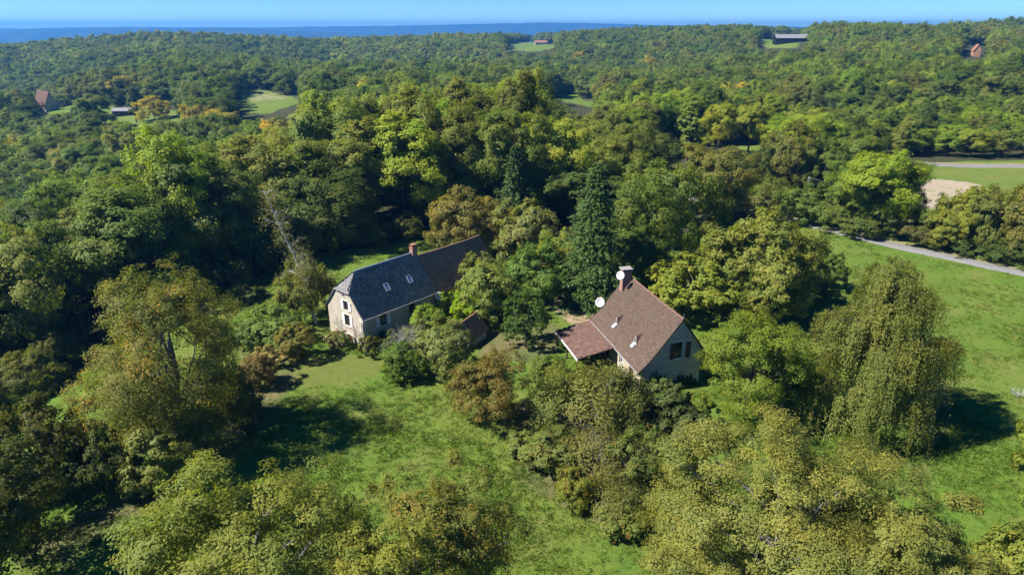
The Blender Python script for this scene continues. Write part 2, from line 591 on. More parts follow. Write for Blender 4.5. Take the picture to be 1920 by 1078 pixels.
def weeping(seed, R, H, lobes=13, curt=11, strands=22, per=34, L=.17, W=.1):
    """Weeping birch: leaders spread into domed lobes at many heights, each trailing curtains of strands."""
    rng = np.random.default_rng(seed)
    parts = [tube([[0, 0, -.4], [.15, 0, H * .3], [0, .1, H * .6], [.1, 0, H * .85]], [H * .022, H * .017, H * .011, .04], 7)]
    PP, TT, NN, cl = [], [], [], []
    for i in range(lobes):
        a = i * 2.399 + rng.normal() * .3
        q = math.sqrt((i + .4) / lobes)
        lr = R * rng.uniform(.22, .36)
        tier = 0 if i < lobes * .33 else (1 if i < lobes * .72 else 2)
        q = (rng.uniform(.05, .5), rng.uniform(.55, .85), rng.uniform(.75, .98))[tier]
        c0 = np.array([math.cos(a) * (R - lr * .6) * q, math.sin(a) * (R - lr * .6) * q, H * (rng.uniform(.82, 1.0), rng.uniform(.58, .78), rng.uniform(.34, .48))[tier]])
        st = np.array([0, 0, H * rng.uniform(.2, .6)])
        lp = bent(st, c0 - np.array([0, 0, .06 * H]), rng, 6, .06, .06)
        parts.append(tube(lp, np.linspace(H * .008, H * .0015, 6), 5))
        lc = rng.normal() * .13
        for j in range(curt):
            b_ = rng.uniform(0, 2 * math.pi)
            p_ = math.sqrt(rng.uniform())
            ctr = c0 + np.array([math.cos(b_) * lr * p_, math.sin(b_) * lr * p_, -lr * .75 * p_ ** 2 + rng.normal() * .1])
            parts.append(tube(bent(lp[4], ctr, rng, 4, .08, .15), np.linspace(H * .0015, H * .0007, 4), 4))
            cw = R * rng.uniform(.03, .06)
            cc = np.clip(.5 + lc + .15 * rng.normal(), 0, 1)
            len0 = H * rng.uniform(.16, .36)
            out = unit(ctr * np.array([1, 1, 0]) + np.array([math.cos(b_), math.sin(b_), 0]) * lr * .7)
            for k in range(strands):
                s0 = ctr + rng.normal(size=3) * np.array([cw, cw, cw * .5])
                ln = min(len0 * rng.uniform(.45, 1.15), s0[2] - .05 * H)
                if ln < .35:
                    continue
                s = np.sort(rng.uniform(0, 1, max(6, int(per * ln / (H * .3)))))
                sw = out[:2] * .2 * ln + rng.normal(size=2) * .05 * ln
                z_ = s0[2] + .1 * ln * np.sin(np.minimum(s * 5, math.pi)) - ln * s ** 1.15
                p = np.stack([s0[0] + sw[0] * np.sqrt(s), s0[1] + sw[1] * np.sqrt(s), z_], 1) + rng.normal(size=(len(s), 3)) * .06
                PP.append(p)
                TT.append(np.array([0, 0, -1.0]) + rng.normal(size=p.shape) * .45)
                NN.append(np.tile(out * .9 + np.array([0, 0, .5]), (len(s), 1)) + rng.normal(size=p.shape) * .2)
                cl.append(np.full(len(s), cc))
    P, T, N = np.concatenate(PP), np.concatenate(TT), np.concatenate(NN)
    ll = L * rng.uniform(.7, 1.3, len(P))
    V, F = leaves_dir(P, T, N, ll, W * rng.uniform(.8, 1.2, len(P)))
    return (V, F, rng.uniform(size=len(P)), np.concatenate(cl)), merge(parts)

def twiggy(seed, R, H, stems=9, depth=4, r0=.035, leafn=0, L=.1, spread=.5):
    """Bare branching shrub; a few leaves if leafn > 0."""
    rng = np.random.default_rng(seed)
    parts, tips = [], []
    def grow(p, d, ln, r, k):
        e = p + d * ln
        parts.append(tube(bent(p, e, rng, 3, .06), [r, r * .8, r * .6], 4 if k > 1 else 3))
        if k == 0:
            tips.append(e)
            return
        for _ in range(rng.integers(2, 4)):
            nd = unit(d + rng.normal(size=3) * spread + np.array([0, 0, .12]))
            grow(p + d * ln * rng.uniform(.55, 1), nd, ln * rng.uniform(.55, .8), r * .58, k - 1)
    for _ in range(stems):
        d = unit(np.array([rng.normal() * R / H, rng.normal() * R / H, 1.0]))
        grow(np.array([rng.normal() * R * .12, rng.normal() * R * .12, -.1]), d, H * .36, r0, depth)
    WV, WF = merge(parts)
    if leafn:
        tp = np.array(tips)
        idx = rng.integers(0, len(tp), leafn)
        P = tp[idx] + rng.normal(size=(leafn, 3)) * R * .1
        P[:, 2] = np.maximum(P[:, 2], .05)
        V, F = leaves(P, unit(P * [1, 1, .3]) + [0, 0, .5] + rng.normal(size=P.shape) * .5, L * rng.uniform(.6, 1.3, leafn), L * .55, rng)
        cl = np.clip(.5 + .22 * rng.normal(size=len(tp)), 0, 1)[idx]
        return (V, F, rng.uniform(size=leafn), cl), (WV, WF)
    return None, (WV, WF)

# shared crowns: woodland trees, big shrubs, low shrubs
PROTO = {}
def proto(key, data, leafmat='leaf', barkmat='bark', R=5, H=15):
    PROTO[key] = (*plant_meshes(key, data, M[leafmat], M[barkmat]), R, H)

for i in range(6):
    R, H = 5.6, 15.0
    proto('tree%d' % i, broad_crown(100 + i, R, H, [1.0, .5, 1.3, .4, 1.6, .8, .4][i], 30000, .31, [30, 38, 26, 42, 34, 26][i], [15, 13, 16, 12, 14, 17][i],
          flat=[.9, 1.0, .85, 1.05, .9, .95, 1.0][i], ragged=[.1, .16, .12, .18, .14, .1][i], limbs=10, br=(.22, .4), sr=(.3, .5)), R=5.6, H=15)
for i in range(4):
    proto('bush%d' % i, broad_crown(200 + i, 3.0, 5.0, .15, 14500, .22, [34, 42, 30, 46][i], 9, flat=.9, ragged=[.14, .2, .1, .24][i], limbs=8, trunk_r=.09, upright=.1, bare=[0, 10, 0, 22][i]), R=3, H=5)
for i in range(3):
    proto('shrub%d' % i, broad_crown(300 + i, 1.4, 1.8, .05, 5200, .17, [16, 20, 24][i], 8, flat=1.0, ragged=.2, limbs=6, trunk_r=.03, upright=.15, bare=[0, 6, 14][i]), R=1.4, H=1.8)
for i in range(3):
    proto('round%d' % i, broad_crown(250 + i, 6.0, 9.5, .1, 27000, .33, [44, 54, 38][i], [13, 11, 14][i], flat=1.0, ragged=[.12, .18, .14][i], limbs=10, trunk_r=.16, upright=.05,
          br=(.17, .32), sr=(.28, .46), bare=[0, 14, 0][i], skirt=.9), barkmat='bark_grey' if i == 1 else 'bark', R=6, H=9.5)
for i in range(2):
    proto('mound%d' % i, broad_crown(270 + i, 3.0, 2.6, .0, 11000, .19, [40, 50][i], 9, flat=.9, ragged=.2, limbs=6, trunk_r=.05, upright=.1, br=(.14, .28), bare=[0, 12][i], skirt=.95), R=3, H=2.6)
for i in range(3):
    proto('loose%d' % i, twiggy(280 + i, 2.6, 4.2, [15, 18, 13][i], 4, .05, [11000, 8000, 13000][i], .17, spread=.45), barkmat='twig_dry' if i == 1 else 'bark_grey', R=3, H=5)
proto('column', broad_crown(400, 1.6, 12, .8, 7000, .32, 60, 6, flat=1.6, ragged=.12, limbs=8, trunk_r=.16, ry=1.0), R=1.6, H=12)

def add_plant(key, name, label, cat, base, R, H, color, rz=None, group=None, ry=1.0, mats=None):
    crown, trunk, R0, H0 = PROTO[key]
    t = thing(name, label, cat, (base[0], base[1], base[2] - .08), random.uniform(0, 6.28) if rz is None else rz, (R / R0, R * ry / R0, H / H0), group)
    obj('trunk', trunk, t)
    obj('crown', crown, t, color)
    return t

def add_hero(name, label, cat, data, base, color, leafmat='leaf', barkmat='bark', rz=0.0, group=None, scale=(1, 1, 1), trunk_name='trunk', crown_name='crown'):
    crown, trunk = plant_meshes(name, data, M[leafmat], M[barkmat])
    t = thing(name, label, cat, (base[0], base[1], base[2] - .05), rz, scale, group)
    obj(trunk_name, trunk, t)
    obj(crown_name, crown, t, color)
    return t

# ------------------------------------------------------------------ ground
GARDEN = [(-75, -60), (-60, 36), (-56, 54), (-49, 66), (-42, 80), (-32, 97), (-8, 107), (20, 107), (42, 110), (50, 122), (56, 132), (66, 140), (75, 165), (95, 173), (180, 176), (300, 172), (300, -60)]
def pixpoly(pts):
    return [tuple(ground_at(u, v)[:2]) for u, v in pts]
FIELD_PIX = {
    'left': [(452, 165), (505, 170), (552, 182), (565, 194), (505, 214), (450, 212)],
    'centre': [(1040, 173), (1085, 177), (1118, 197), (1108, 202), (1042, 190)],
    'crest': [(955, 84), (1000, 79), (1045, 90), (1000, 98), (958, 94)],
    'barn': [(1425, 74), (1510, 74), (1495, 92), (1432, 90)],
    'green': [(1385, 268), (1432, 270), (1425, 304), (1388, 300)],
    'garden_far': [(60, 200), (150, 196), (250, 205), (335, 208), (335, 236), (250, 240), (155, 245), (100, 240)],
}
FIELDS = {k: pixpoly(v) for k, v in FIELD_PIX.items()}
STRAW = pixpoly([(1690, 336), (1790, 338), (1848, 350), (1830, 362), (1775, 376), (1740, 396), (1690, 384)])
DRIVE = pixpoly([(1035, 560), (1075, 545), (1120, 570), (1110, 605), (1060, 610), (1040, 590)])
SCRUB = [pixpoly(p) for p in ([(960, 760), (1080, 720), (1240, 760), (1260, 900), (1180, 990), (1060, 960), (960, 860)],
                              [(455, 640), (540, 640), (560, 720), (480, 800), (380, 900), (180, 1020), (40, 1078), (40, 1010), (250, 930), (420, 830)],
                              [(900, 620), (1040, 600), (1050, 660), (960, 680), (900, 670)],
                              [(1700, 700), (1790, 720), (1780, 830), (1700, 830)],
                              [(1240, 760), (1340, 770), (1330, 860), (1240, 850)])]

MOWN = pixpoly([(500, 690), (560, 665), (640, 662), (720, 668), (725, 700), (640, 722), (540, 730)])
ys = [-62.0]
while ys[-1] < 1700:
    ys.append(ys[-1] + max(.95, .0125 * (abs(ys[-1]) - 20)))
while ys[-1] < 8400:
    ys.append(ys[-1] * 1.12)
xs = [0.0]
while xs[-1] < 1500:
    xs.append(xs[-1] + max(1.0, .023 * (xs[-1] - 10)))
while xs[-1] < 8200:
    xs.append(xs[-1] * 1.2)
xs = np.array([-x for x in xs[:0:-1]] + xs)
ys = np.array(ys)
gx, gy = np.meshgrid(xs, ys)
gx, gy = gx.ravel(), gy.ravel()
gzv = ground_z(gx, gy)
nx_, ny_ = len(xs), len(ys)
ii = (np.arange(ny_ - 1)[:, None] * nx_ + np.arange(nx_ - 1)[None]).ravel()
gf = np.stack([ii, ii + 1, ii + nx_ + 1, ii + nx_], 1)
rg = np.random.default_rng(5)
jx, jy = gx + rg.normal(size=len(gx)) * .5, gy + rg.normal(size=len(gx)) * .5
grass = inside(jx, jy, GARDEN).astype(float)
for k, p in FIELDS.items():
    grass = np.maximum(grass, inside(gx, gy, p).astype(float))
straw = inside(jx, jy, STRAW).astype(float)
straw = np.maximum(straw, .45 * inside(gx, gy, FIELDS['left']) * (gy > 380))
dirt = inside(jx, jy, DRIVE).astype(float)
mown = inside(jx, jy, MOWN).astype(float)
scrub = np.zeros_like(grass)
for p in SCRUB:
    scrub = np.maximum(scrub, inside(jx, jy, p).astype(float))
def blur(a, k=2):
    a = a.reshape(ny_, nx_)
    for _ in range(k):
        p = np.pad(a, 1, mode='edge')
        a = (p[:-2, 1:-1] + p[2:, 1:-1] + p[1:-1, :-2] + p[1:-1, 2:] + 2 * p[1:-1, 1:-1]) / 6
    return a.ravel()
grass, straw, dirt, scrub = blur(grass, 1), blur(straw), blur(dirt), blur(scrub, 3)
mown = blur(mown, 3)

def ground_material():
    m, n, l, out = nt('ground')
    co = objcoord(n)
    big, mid, fine, tiny = noise(n, l, .035, 3, .5, co), noise(n, l, .22, 5, .62, co), noise(n, l, 1.6, 6, .7, co), noise(n, l, 9, 4, .7, co)
    g = mixc(n, l, ramp(n, l, big, [(.38, 0.), (.62, 1.)]), (.09, .152, .019), (.126, .16, .029))
    g = mixc(n, l, ramp(n, l, mid, [(.52, 0.), (.7, .8)]), g, (.15, .155, .042))
    g = mixc(n, l, ramp(n, l, mid, [(.28, .75), (.45, 0.)]), g, (.058, .13, .018))
    g = mixc(n, l, ramp(n, l, fine, [(.3, .7), (.5, 0.)]), g, (.05, .09, .014))
    g = mixc(n, l, ramp(n, l, fine, [(.60, 0.), (.75, .6)]), g, (.13, .172, .032))
    spot = noise(n, l, .75, 6, .75, co)
    g = mixc(n, l, ramp(n, l, spot, [(.62, 0.), (.70, .8)]), g, (.19, .15, .075))
    st = mixc(n, l, fine, (.26, .215, .15), (.36, .30, .215))
    st = mixc(n, l, ramp(n, l, mid, [(.55, 0.), (.66, .8)]), st, (.16, .2, .05))
    sc = mixc(n, l, ramp(n, l, mid, [(.4, 0.), (.6, 1.)]), (.13, .115, .05), (.085, .11, .03))
    sc = mixc(n, l, ramp(n, l, fine, [(.55, 0.), (.7, .8)]), sc, (.24, .18, .11))
    dr = mixc(n, l, fine, (.26, .19, .12), (.36, .27, .18))
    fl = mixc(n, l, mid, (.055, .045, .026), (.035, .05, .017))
    def edge(a, w=.55):
        k = math_node(n, l, 'ADD', attr(n, a).outputs['Fac'], math_node(n, l, 'MULTIPLY', math_node(n, l, 'SUBTRACT', mid, .5), w))
        return ramp(n, l, k, [(.35, 0.), (.65, 1.)])
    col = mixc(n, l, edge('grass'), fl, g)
    mw = mixc(n, l, ramp(n, l, fine, [(.35, 0.), (.65, 1.)]), (.098, .128, .024), (.13, .145, .034))
    col = mixc(n, l, edge('mown', .8), col, mw)
    col = mixc(n, l, edge('scrub', 1.0), col, sc)
    col = mixc(n, l, edge('straw', 1.3), col, st)
    col = mixc(n, l, edge('dirt', .9), col, dr)
    h = math_node(n, l, 'ADD', fine, math_node(n, l, 'MULTIPLY', tiny, .5))
    principled(n, l, out, col, .92, .1, bump(n, l, h, .8, .16))
    return m

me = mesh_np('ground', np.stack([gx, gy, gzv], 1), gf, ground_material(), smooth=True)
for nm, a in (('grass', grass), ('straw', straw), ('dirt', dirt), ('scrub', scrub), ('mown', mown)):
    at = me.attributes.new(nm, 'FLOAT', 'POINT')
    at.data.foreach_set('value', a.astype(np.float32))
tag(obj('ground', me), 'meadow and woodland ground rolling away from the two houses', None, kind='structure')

# narrow lanes
def lane_material():
    m, n, l, out = nt('lane_asphalt')
    co = objcoord(n)
    f, g = noise(n, l, .8, 5, .6, co), noise(n, l, 14, 3, .7, co)
    col = mixc(n, l, f, (.15, .146, .14), (.225, .22, .21))
    col = mixc(n, l, ramp(n, l, g, [(.5, 0.), (.7, .4)]), col, (.1, .09, .085))
    principled(n, l, out, col, .9, .2, bump(n, l, g, .3, .02))
    return m

def verge_material():
    m, n, l, out = nt('verge')
    co = objcoord(n)
    f, g = noise(n, l, .5, 5, .7, co), noise(n, l, 5, 3, .7, co)
    col = mixc(n, l, ramp(n, l, f, [(.35, 0.), (.65, 1.)]), (.15, .19, .045), (.33, .25, .13))
    col = mixc(n, l, ramp(n, l, g, [(.4, .5), (.6, 0.)]), col, (.09, .1, .03))
    principled(n, l, out, col, .95, .1, bump(n, l, g, .6, .08))
    return m

def smooth_path(P, step=2.5):
    P = np.asarray(P, float)[:, :2]
    for _ in range(3):
        Q = np.empty((2 * len(P) - 2, 2))
        Q[0::2] = .75 * P[:-1] + .25 * P[1:]
        Q[1::2] = .25 * P[:-1] + .75 * P[1:]
        P = np.vstack([P[:1], Q, P[-1:]])
    s = np.concatenate([[0], np.cumsum(np.linalg.norm(np.diff(P, axis=0), axis=1))])
    q = np.arange(0, s[-1], step)
    return np.stack([np.interp(q, s, P[:, 0]), np.interp(q, s, P[:, 1])], 1)

def strip(name, path, offs, lift, mat, label, jitter=0):
    T = np.gradient(path, axis=0)
    T /= np.linalg.norm(T, axis=1, keepdims=True)
    Nn = np.stack([-T[:, 1], T[:, 0]], 1)
    V = []
    rs = np.random.default_rng(3)
    for k, o in enumerate(offs):
        j = rs.normal(size=len(path)) * (jitter if k in (0, len(offs) - 1) else 0)
        p = path + Nn * (o + j)[:, None]
        V.append(np.stack([p[:, 0], p[:, 1], ground_z(p[:, 0], p[:, 1]) + lift - (.1 if k in (0, len(offs) - 1) else 0)], 1))
    n = len(path)
    V = np.concatenate(V)
    F = []
    for k in range(len(offs) - 1):
        a = np.arange(n - 1) + k * n
        F.append(np.stack([a, a + n, a + n + 1, a + 1], 1))
    o = obj(name, mesh_np(name, V, np.concatenate(F), mat, smooth=True))
    return tag(o, label, None, kind='structure')

M['lane'], M['verge'] = lane_material(), verge_material()
lane_path = smooth_path([ground_at(u, v) for u, v in ((1290, 372), (1360, 388), (1420, 400), (1472, 411), (1560, 432), (1660, 457), (1780, 483), (1920, 513), (2150, 565), (2500, 650))])
strip('verge', lane_path, (-1.4, -1, 2.0, 4.2), .06, M['verge'], 'dry grass verge along the near lane', .35)
strip('lane', lane_path, (-1.5, -1.25, 0, 1.25, 1.5), .14, M['lane'], 'narrow grey lane running along the top of the right-hand meadow', .06)
far_path = smooth_path([ground_at(u, v) for u, v in ((1600, 300), (1690, 306), (1760, 310), (1850, 312), (1930, 313), (2150, 318))])
strip('verge', far_path, (-2.5, -2, 3.5, 6), .06, M['verge'], 'bare earth bank beside the far lane', .5)
strip('lane', far_path, (-2.2, -1.9, 0, 1.9, 2.2), .16, M['lane'], 'pale grey lane at the foot of the wooded right-hand hill', .06)

# far hills, blue only through the air between
def hills(name, y0, x0, x1, top, depth, seed, label, n=220, base=-140, relief=16):
    rng = np.random.default_rng(seed)
    x = np.linspace(x0, x1, n)
    prof = np.zeros(n)
    for k in range(1, 30):
        prof += rng.normal() / k ** .75 * np.sin(2 * math.pi * k * (x - x0) / (x1 - x0) * 1.7 + rng.uniform(0, 6.3))
    prof = prof / (np.abs(prof).max() + 1e-6)
    fine = rng.normal(size=n)
    fine = np.convolve(fine, np.ones(3) / 3, 'same')
    rows = 7
    V, F = [], []
    t = top(x) if callable(top) else np.full(n, float(top))
    for r in range(rows):
        q = r / (rows - 1)
        s = math.sin(q * math.pi) ** .8
        z = base + (t - base) * s + prof * relief * s + fine * relief * .2 * s * (q > .3) + rng.normal(size=n) * 4 * s * (1 if 0 < r < 3 else 0)
        V.append(np.stack([x, np.full(n, y0 + depth * q) + 250 * prof * (1 - q), z], 1))
    for r in range(rows - 1):
        a = np.arange(n - 1) + r * n
        F.append(np.stack([a, a + 1, a + n + 1, a + n], 1))
    o = obj(name, mesh_np(name, np.concatenate(V), np.concatenate(F), M['hill'], smooth=True))
    return tag(o, label, None, kind='structure')

def hill_material():
    m, n, l, out = nt('hill_wood')
    f = noise(n, l, .004, 6, .6, objcoord(n))
    principled(n, l, out, mixc(n, l, ramp(n, l, f, [(.4, 0.), (.65, 1.)]), (.018, .03, .012), (.05, .06, .026)), .95, .05)
    return m

M['hill'] = hill_material()
hills('hills', 5200, -6600, -300, lambda x: 16 + 10 * np.exp(-((x + 3000) / 1300) ** 2) - 60 * np.clip((x + 2100) / 1700, 0, 1), 1300, 3, 'long grey-blue wooded hills low on the left horizon', relief=9)
hills('hills', 7700, -9300, 9300, lambda x: 33 + 44 * np.exp(-((x - 500) / 2000) ** 2) + 5 * np.sin(x / 430.), 1600, 8, 'farthest blue ridge running right along the horizon', n=620, relief=13)

# ------------------------------------------------------------------ the two houses
def plaster(name, c1, c2, stain, scale=1.0):
    m, n, l, out = nt(name)
    co = objcoord(n)
    f, g = noise(n, l, 1.1 * scale, 6, .65, co), noise(n, l, 7 * scale, 5, .7, co)
    col = mixc(n, l, ramp(n, l, f, [(.35, 0.), (.65, 1.)]), c1, c2)
    col = mixc(n, l, ramp(n, l, g, [(.55, 0.), (.75, .55)]), col, stain)
    mp = n.new('ShaderNodeMapping')
    mp.inputs['Scale'].default_value = (2.2, 2.2, .25)
    l.new(co, mp.inputs['Vector'])
    s = noise(n, l, 1.3, 5, .7, mp.outputs[0])
    col = mixc(n, l, ramp(n, l, s, [(.56, 0.), (.72, .5)]), col, stain)
    principled(n, l, out, col, .95, .1, bump(n, l, g, .5, .03))
    return m

def rubble(name, a, b, mortar, scale=2.6):
    m, n, l, out = nt(name)
    co = objcoord(n)
    mp = n.new('ShaderNodeMapping')
    mp.inputs['Scale'].default_value = (1, 1, 1.9)
    l.new(co, mp.inputs['Vector'])
    v = n.new('ShaderNodeTexVoronoi')
    v.inputs['Scale'].default_value = scale
    l.new(mp.outputs[0], v.inputs['Vector'])
    ve = n.new('ShaderNodeTexVoronoi')
    ve.feature = 'DISTANCE_TO_EDGE'
    ve.inputs['Scale'].default_value = scale
    l.new(mp.outputs[0], ve.inputs['Vector'])
    sep = n.new('ShaderNodeSeparateColor')
    l.new(v.outputs['Color'], sep.inputs[0])
    col = mixc(n, l, sep.outputs[0], a, b)
    f = noise(n, l, 5, 5, .7, co)
    col = mixc(n, l, ramp(n, l, f, [(.45, 0.), (.7, .6)]), col, tuple(x * .55 for x in a))
    e = ramp(n, l, ve.outputs['Distance'], [(.02, 0.), (.1, 1.)])
    col = mixc(n, l, e, mortar, col)
    principled(n, l, out, col, .95, .1, bump(n, l, math_node(n, l, 'ADD', e, math_node(n, l, 'MULTIPLY', f, .6)), .8, .06))
    return m

def tile_material(name, dark, mid, lite, moss, patch=.5):
    m, n, l, out = nt(name)
    co = objcoord(n)
    r = attr(n, 'rnd').outputs['Fac']
    col = ramp(n, l, r, [(0., dark), (.5, mid), (1., lite)])
    f, g = noise(n, l, .9, 6, .7, co), noise(n, l, 6, 4, .7, co)
    col = mixc(n, l, ramp(n, l, f, [(.48, 0.), (.68, patch)]), col, moss)
    col = mixc(n, l, ramp(n, l, g, [(.58, 0.), (.7, .55)]), col, tuple(min(1, x * 1.9) for x in lite))
    col = mixc(n, l, ramp(n, l, g, [(.3, .6), (.42, 0.)]), col, tuple(x * .4 for x in dark))
    principled(n, l, out, col, .85, .25, bump(n, l, g, .4, .02))
    return m

def plain(name, c, rough=.7, spec=.3, var=.25, scale=8, metallic=0):
    m, n, l, out = nt(name)
    f = noise(n, l, scale, 4, .65, objcoord(n))
    col = mixc(n, l, f, tuple(x * (1 - var) for x in c), tuple(min(1, x * (1 + var)) for x in c))
    principled(n, l, out, col, rough, spec, None, metallic)
    return m

def brick_material(name, a=(.26, .11, .075), b=(.33, .17, .12), mortar=(.34, .3, .26)):
    m, n, l, out = nt(name)
    co = objcoord(n)
    sp = n.new('ShaderNodeSeparateXYZ')
    l.new(co, sp.inputs[0])
    cb = n.new('ShaderNodeCombineXYZ')
    l.new(math_node(n, l, 'ADD', sp.outputs[0], sp.outputs[1]), cb.inputs[0])
    l.new(sp.outputs[2], cb.inputs[1])
    t = n.new('ShaderNodeTexBrick')
    t.inputs['Scale'].default_value = 1
    t.inputs['Brick Width'].default_value = .24
    t.inputs['Row Height'].default_value = .085
    t.inputs['Mortar Size'].default_value = .008
    for s, c in (('Color1', a), ('Color2', b), ('Mortar', mortar)):
        t.inputs[s].default_value = (*c, 1)
    l.new(cb.outputs[0], t.inputs['Vector'])
    f = noise(n, l, 5, 5, .7, co)
    col = mixc(n, l, ramp(n, l, f, [(.5, 0.), (.7, .6)]), t.outputs[0], (.12, .09, .07))
    principled(n, l, out, col, .9, .15)
    return m

M['plaster'] = plaster('plaster', (.44, .395, .31), (.37, .33, .26), (.27, .24, .195))
M['rubble'] = rubble('rubble_stone', (.42, .39, .33), (.62, .58, .5), (.52, .49, .43))
M['rubble_warm'] = rubble('rubble_warm', (.42, .35, .24), (.52, .45, .33), (.46, .4, .3))
M['slate'] = tile_material('slate', (.075, .076, .078), (.15, .15, .15), (.31, .305, .29), (.29, .27, .235), .65)
M['old_tile'] = tile_material('old_tile', (.17, .1, .066), (.29, .175, .115), (.4, .26, .18), (.23, .165, .11), .6)
M['brown_tile'] = tile_material('brown_tile', (.066, .043, .032), (.096, .065, .049), (.135, .095, .072), (.105, .082, .062), .5)
M['red_tile'] = tile_material('red_tile', (.07, .038, .03), (.105, .06, .046), (.14, .082, .064), (.075, .058, .048), .35)
M['orange_tile'] = plain('orange_tile', (.26, .125, .075), .85, .2, .4, 3)
M['ridge_clay'] = plain('ridge_clay', (.17, .098, .072), .85, .2, .4, 3)
M['white_paint'] = plain('white_paint', (.62, .62, .62), .6, .3, .08)
M['brown_wood'] = plain('brown_wood', (.075, .036, .022), .65, .3, .35, 10)
M['door_wood'] = plain('door_wood', (.2, .085, .045), .6, .3, .3, 10)
M['stone_trim'] = plain('stone_trim', (.55, .51, .43), .9, .15, .15)
M['zinc'] = plain('zinc', (.5, .52, .54), .45, .5, .12, 4, .6)
M['gutter'] = plain('gutter', (.32, .3, .28), .6, .3, .2)
M['dish'] = plain('dish', (.56, .56, .56), .45, .4, .05)
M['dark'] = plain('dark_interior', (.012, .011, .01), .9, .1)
M['brick'] = brick_material('brick')
M['terracotta'] = plain('terracotta', (.3, .14, .09), .8, .2, .3)
M['concrete'] = plain('concrete', (.26, .25, .23), .9, .15, .25, 3)
gm, gn, gl, go = nt('window_glass')
principled(gn, gl, go, (.02, .028, .035), .06, .6)
M['glass'] = gm
gm, gn, gl, go = nt('sky_glass')
principled(gn, gl, go, (.10, .17, .28), .05, 1.0)
M['sky_glass'] = gm

class Frame:
    """A vertical wall face: s runs along it, z up, d outwards."""
    def __init__(f, o, a, n):
        f.o, f.a, f.n = np.array(o, float), np.array(a, float), np.array(n, float)
    def __call__(f, s, z, d=0.0):
        return tuple(f.o + f.a * s + f.n * d + np.array([0, 0, z]))
    def box(f, mb, s0, s1, z0, z1, d0, d1):
        P = [f(s, z, d) for z in (z0, z1) for s, d in ((s0, d0), (s1, d0), (s1, d1), (s0, d1))]
        i = len(mb.V)
        mb.V += P
        mb.F += [tuple(i + k for k in q) for q in ((0, 3, 2, 1), (4, 5, 6, 7), (0, 1, 5, 4), (1, 2, 6, 5), (2, 3, 7, 6), (3, 0, 4, 7))]
        return mb

def wall(mb, fr, roof, holes, zb=-1.2, depth=.28):
    """Wall face under the roof line [(s, z), ...] with rectangular holes (s0, s1, z0, z1) and their reveals."""
    rs_, rz_ = [p[0] for p in roof], [p[1] for p in roof]
    cuts = sorted(set(rs_ + [x for h in holes for x in h[:2]]))
    for a, b in zip(cuts[:-1], cuts[1:]):
        ta, tb = np.interp(a, rs_, rz_), np.interp(b, rs_, rz_)
        hs_ = sorted([h for h in holes if h[0] <= a + 1e-6 and h[1] >= b - 1e-6], key=lambda h: h[2])
        z = zb
        for h in hs_:
            mb.poly([fr(a, z), fr(b, z), fr(b, h[2]), fr(a, h[2])])
            z = h[3]
        mb.poly([fr(a, z), fr(b, z), fr(b, tb), fr(a, ta)])
    for s0, s1, z0, z1 in holes:
        c = [(s0, z0), (s1, z0), (s1, z1), (s0, z1)]
        for k in range(4):
            p, q = c[k], c[(k + 1) % 4]
            mb.poly([fr(*p), fr(*q), fr(*q, -depth), fr(*p, -depth)])

def window(parent, fr, s0, s1, z0, z1, frame_mat, nx=2, ny=3, d=-.14, t=.055, sill=None, curtain=None):
    mb = MB()
    fr.box(mb, s0, s0 + t, z0, z1, d - .05, d)
    fr.box(mb, s1 - t, s1, z0, z1, d - .05, d)
    fr.box(mb, s0 + t, s1 - t, z0, z0 + t, d - .05, d)
    fr.box(mb, s0 + t, s1 - t, z1 - t, z1, d - .05, d)
    for k in range(1, nx):
        x = s0 + (s1 - s0) * k / nx
        fr.box(mb, x - .025, x + .025, z0 + t, z1 - t, d - .048, d - .004)
    for k in range(1, ny):
        z = z0 + (z1 - z0) * k / ny
        for j in range(nx):
            xa = s0 + (s1 - s0) * j / nx + (t if j == 0 else .025)
            xb = s0 + (s1 - s0) * (j + 1) / nx - (t if j == nx - 1 else .025)
            fr.box(mb, xa, xb, z - .015, z + .015, d - .045, d - .006)
    w = mb.build('window', frame_mat, parent)
    for j in range(nx):
        for k in range(ny):
            xa, xb = s0 + (s1 - s0) * j / nx, s0 + (s1 - s0) * (j + 1) / nx
            za, zb = z0 + (z1 - z0) * k / ny, z0 + (z1 - z0) * (k + 1) / ny
            fr.box(MB(), xa, xb, za, zb, d - .035, d - .03).build('pane', M['glass'], w)
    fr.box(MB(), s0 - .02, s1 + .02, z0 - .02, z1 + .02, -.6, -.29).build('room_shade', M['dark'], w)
    if sill:
        fr.box(MB(), s0 - .12, s1 + .12, z0 - .14, z0, -.1, .1).build('sill', sill, w)
    return w

def shutter(parent, fr, s0, s1, z0, z1, mat, d0=.03):
    mb = MB()
    n = 3
    for k in range(n):
        a, b = s0 + (s1 - s0) * k / n, s0 + (s1 - s0) * (k + 1) / n
        fr.box(mb, a + .006, b - .006, z0, z1, d0, d0 + .035)
    sh = mb.build('shutter', mat, parent)
    for z in (z0 + .18, z1 - .18):
        fr.box(MB(), s0 + .02, s1 - .02, z - .05, z + .05, d0 + .035, d0 + .06).build('batten', mat, sh)
    return sh

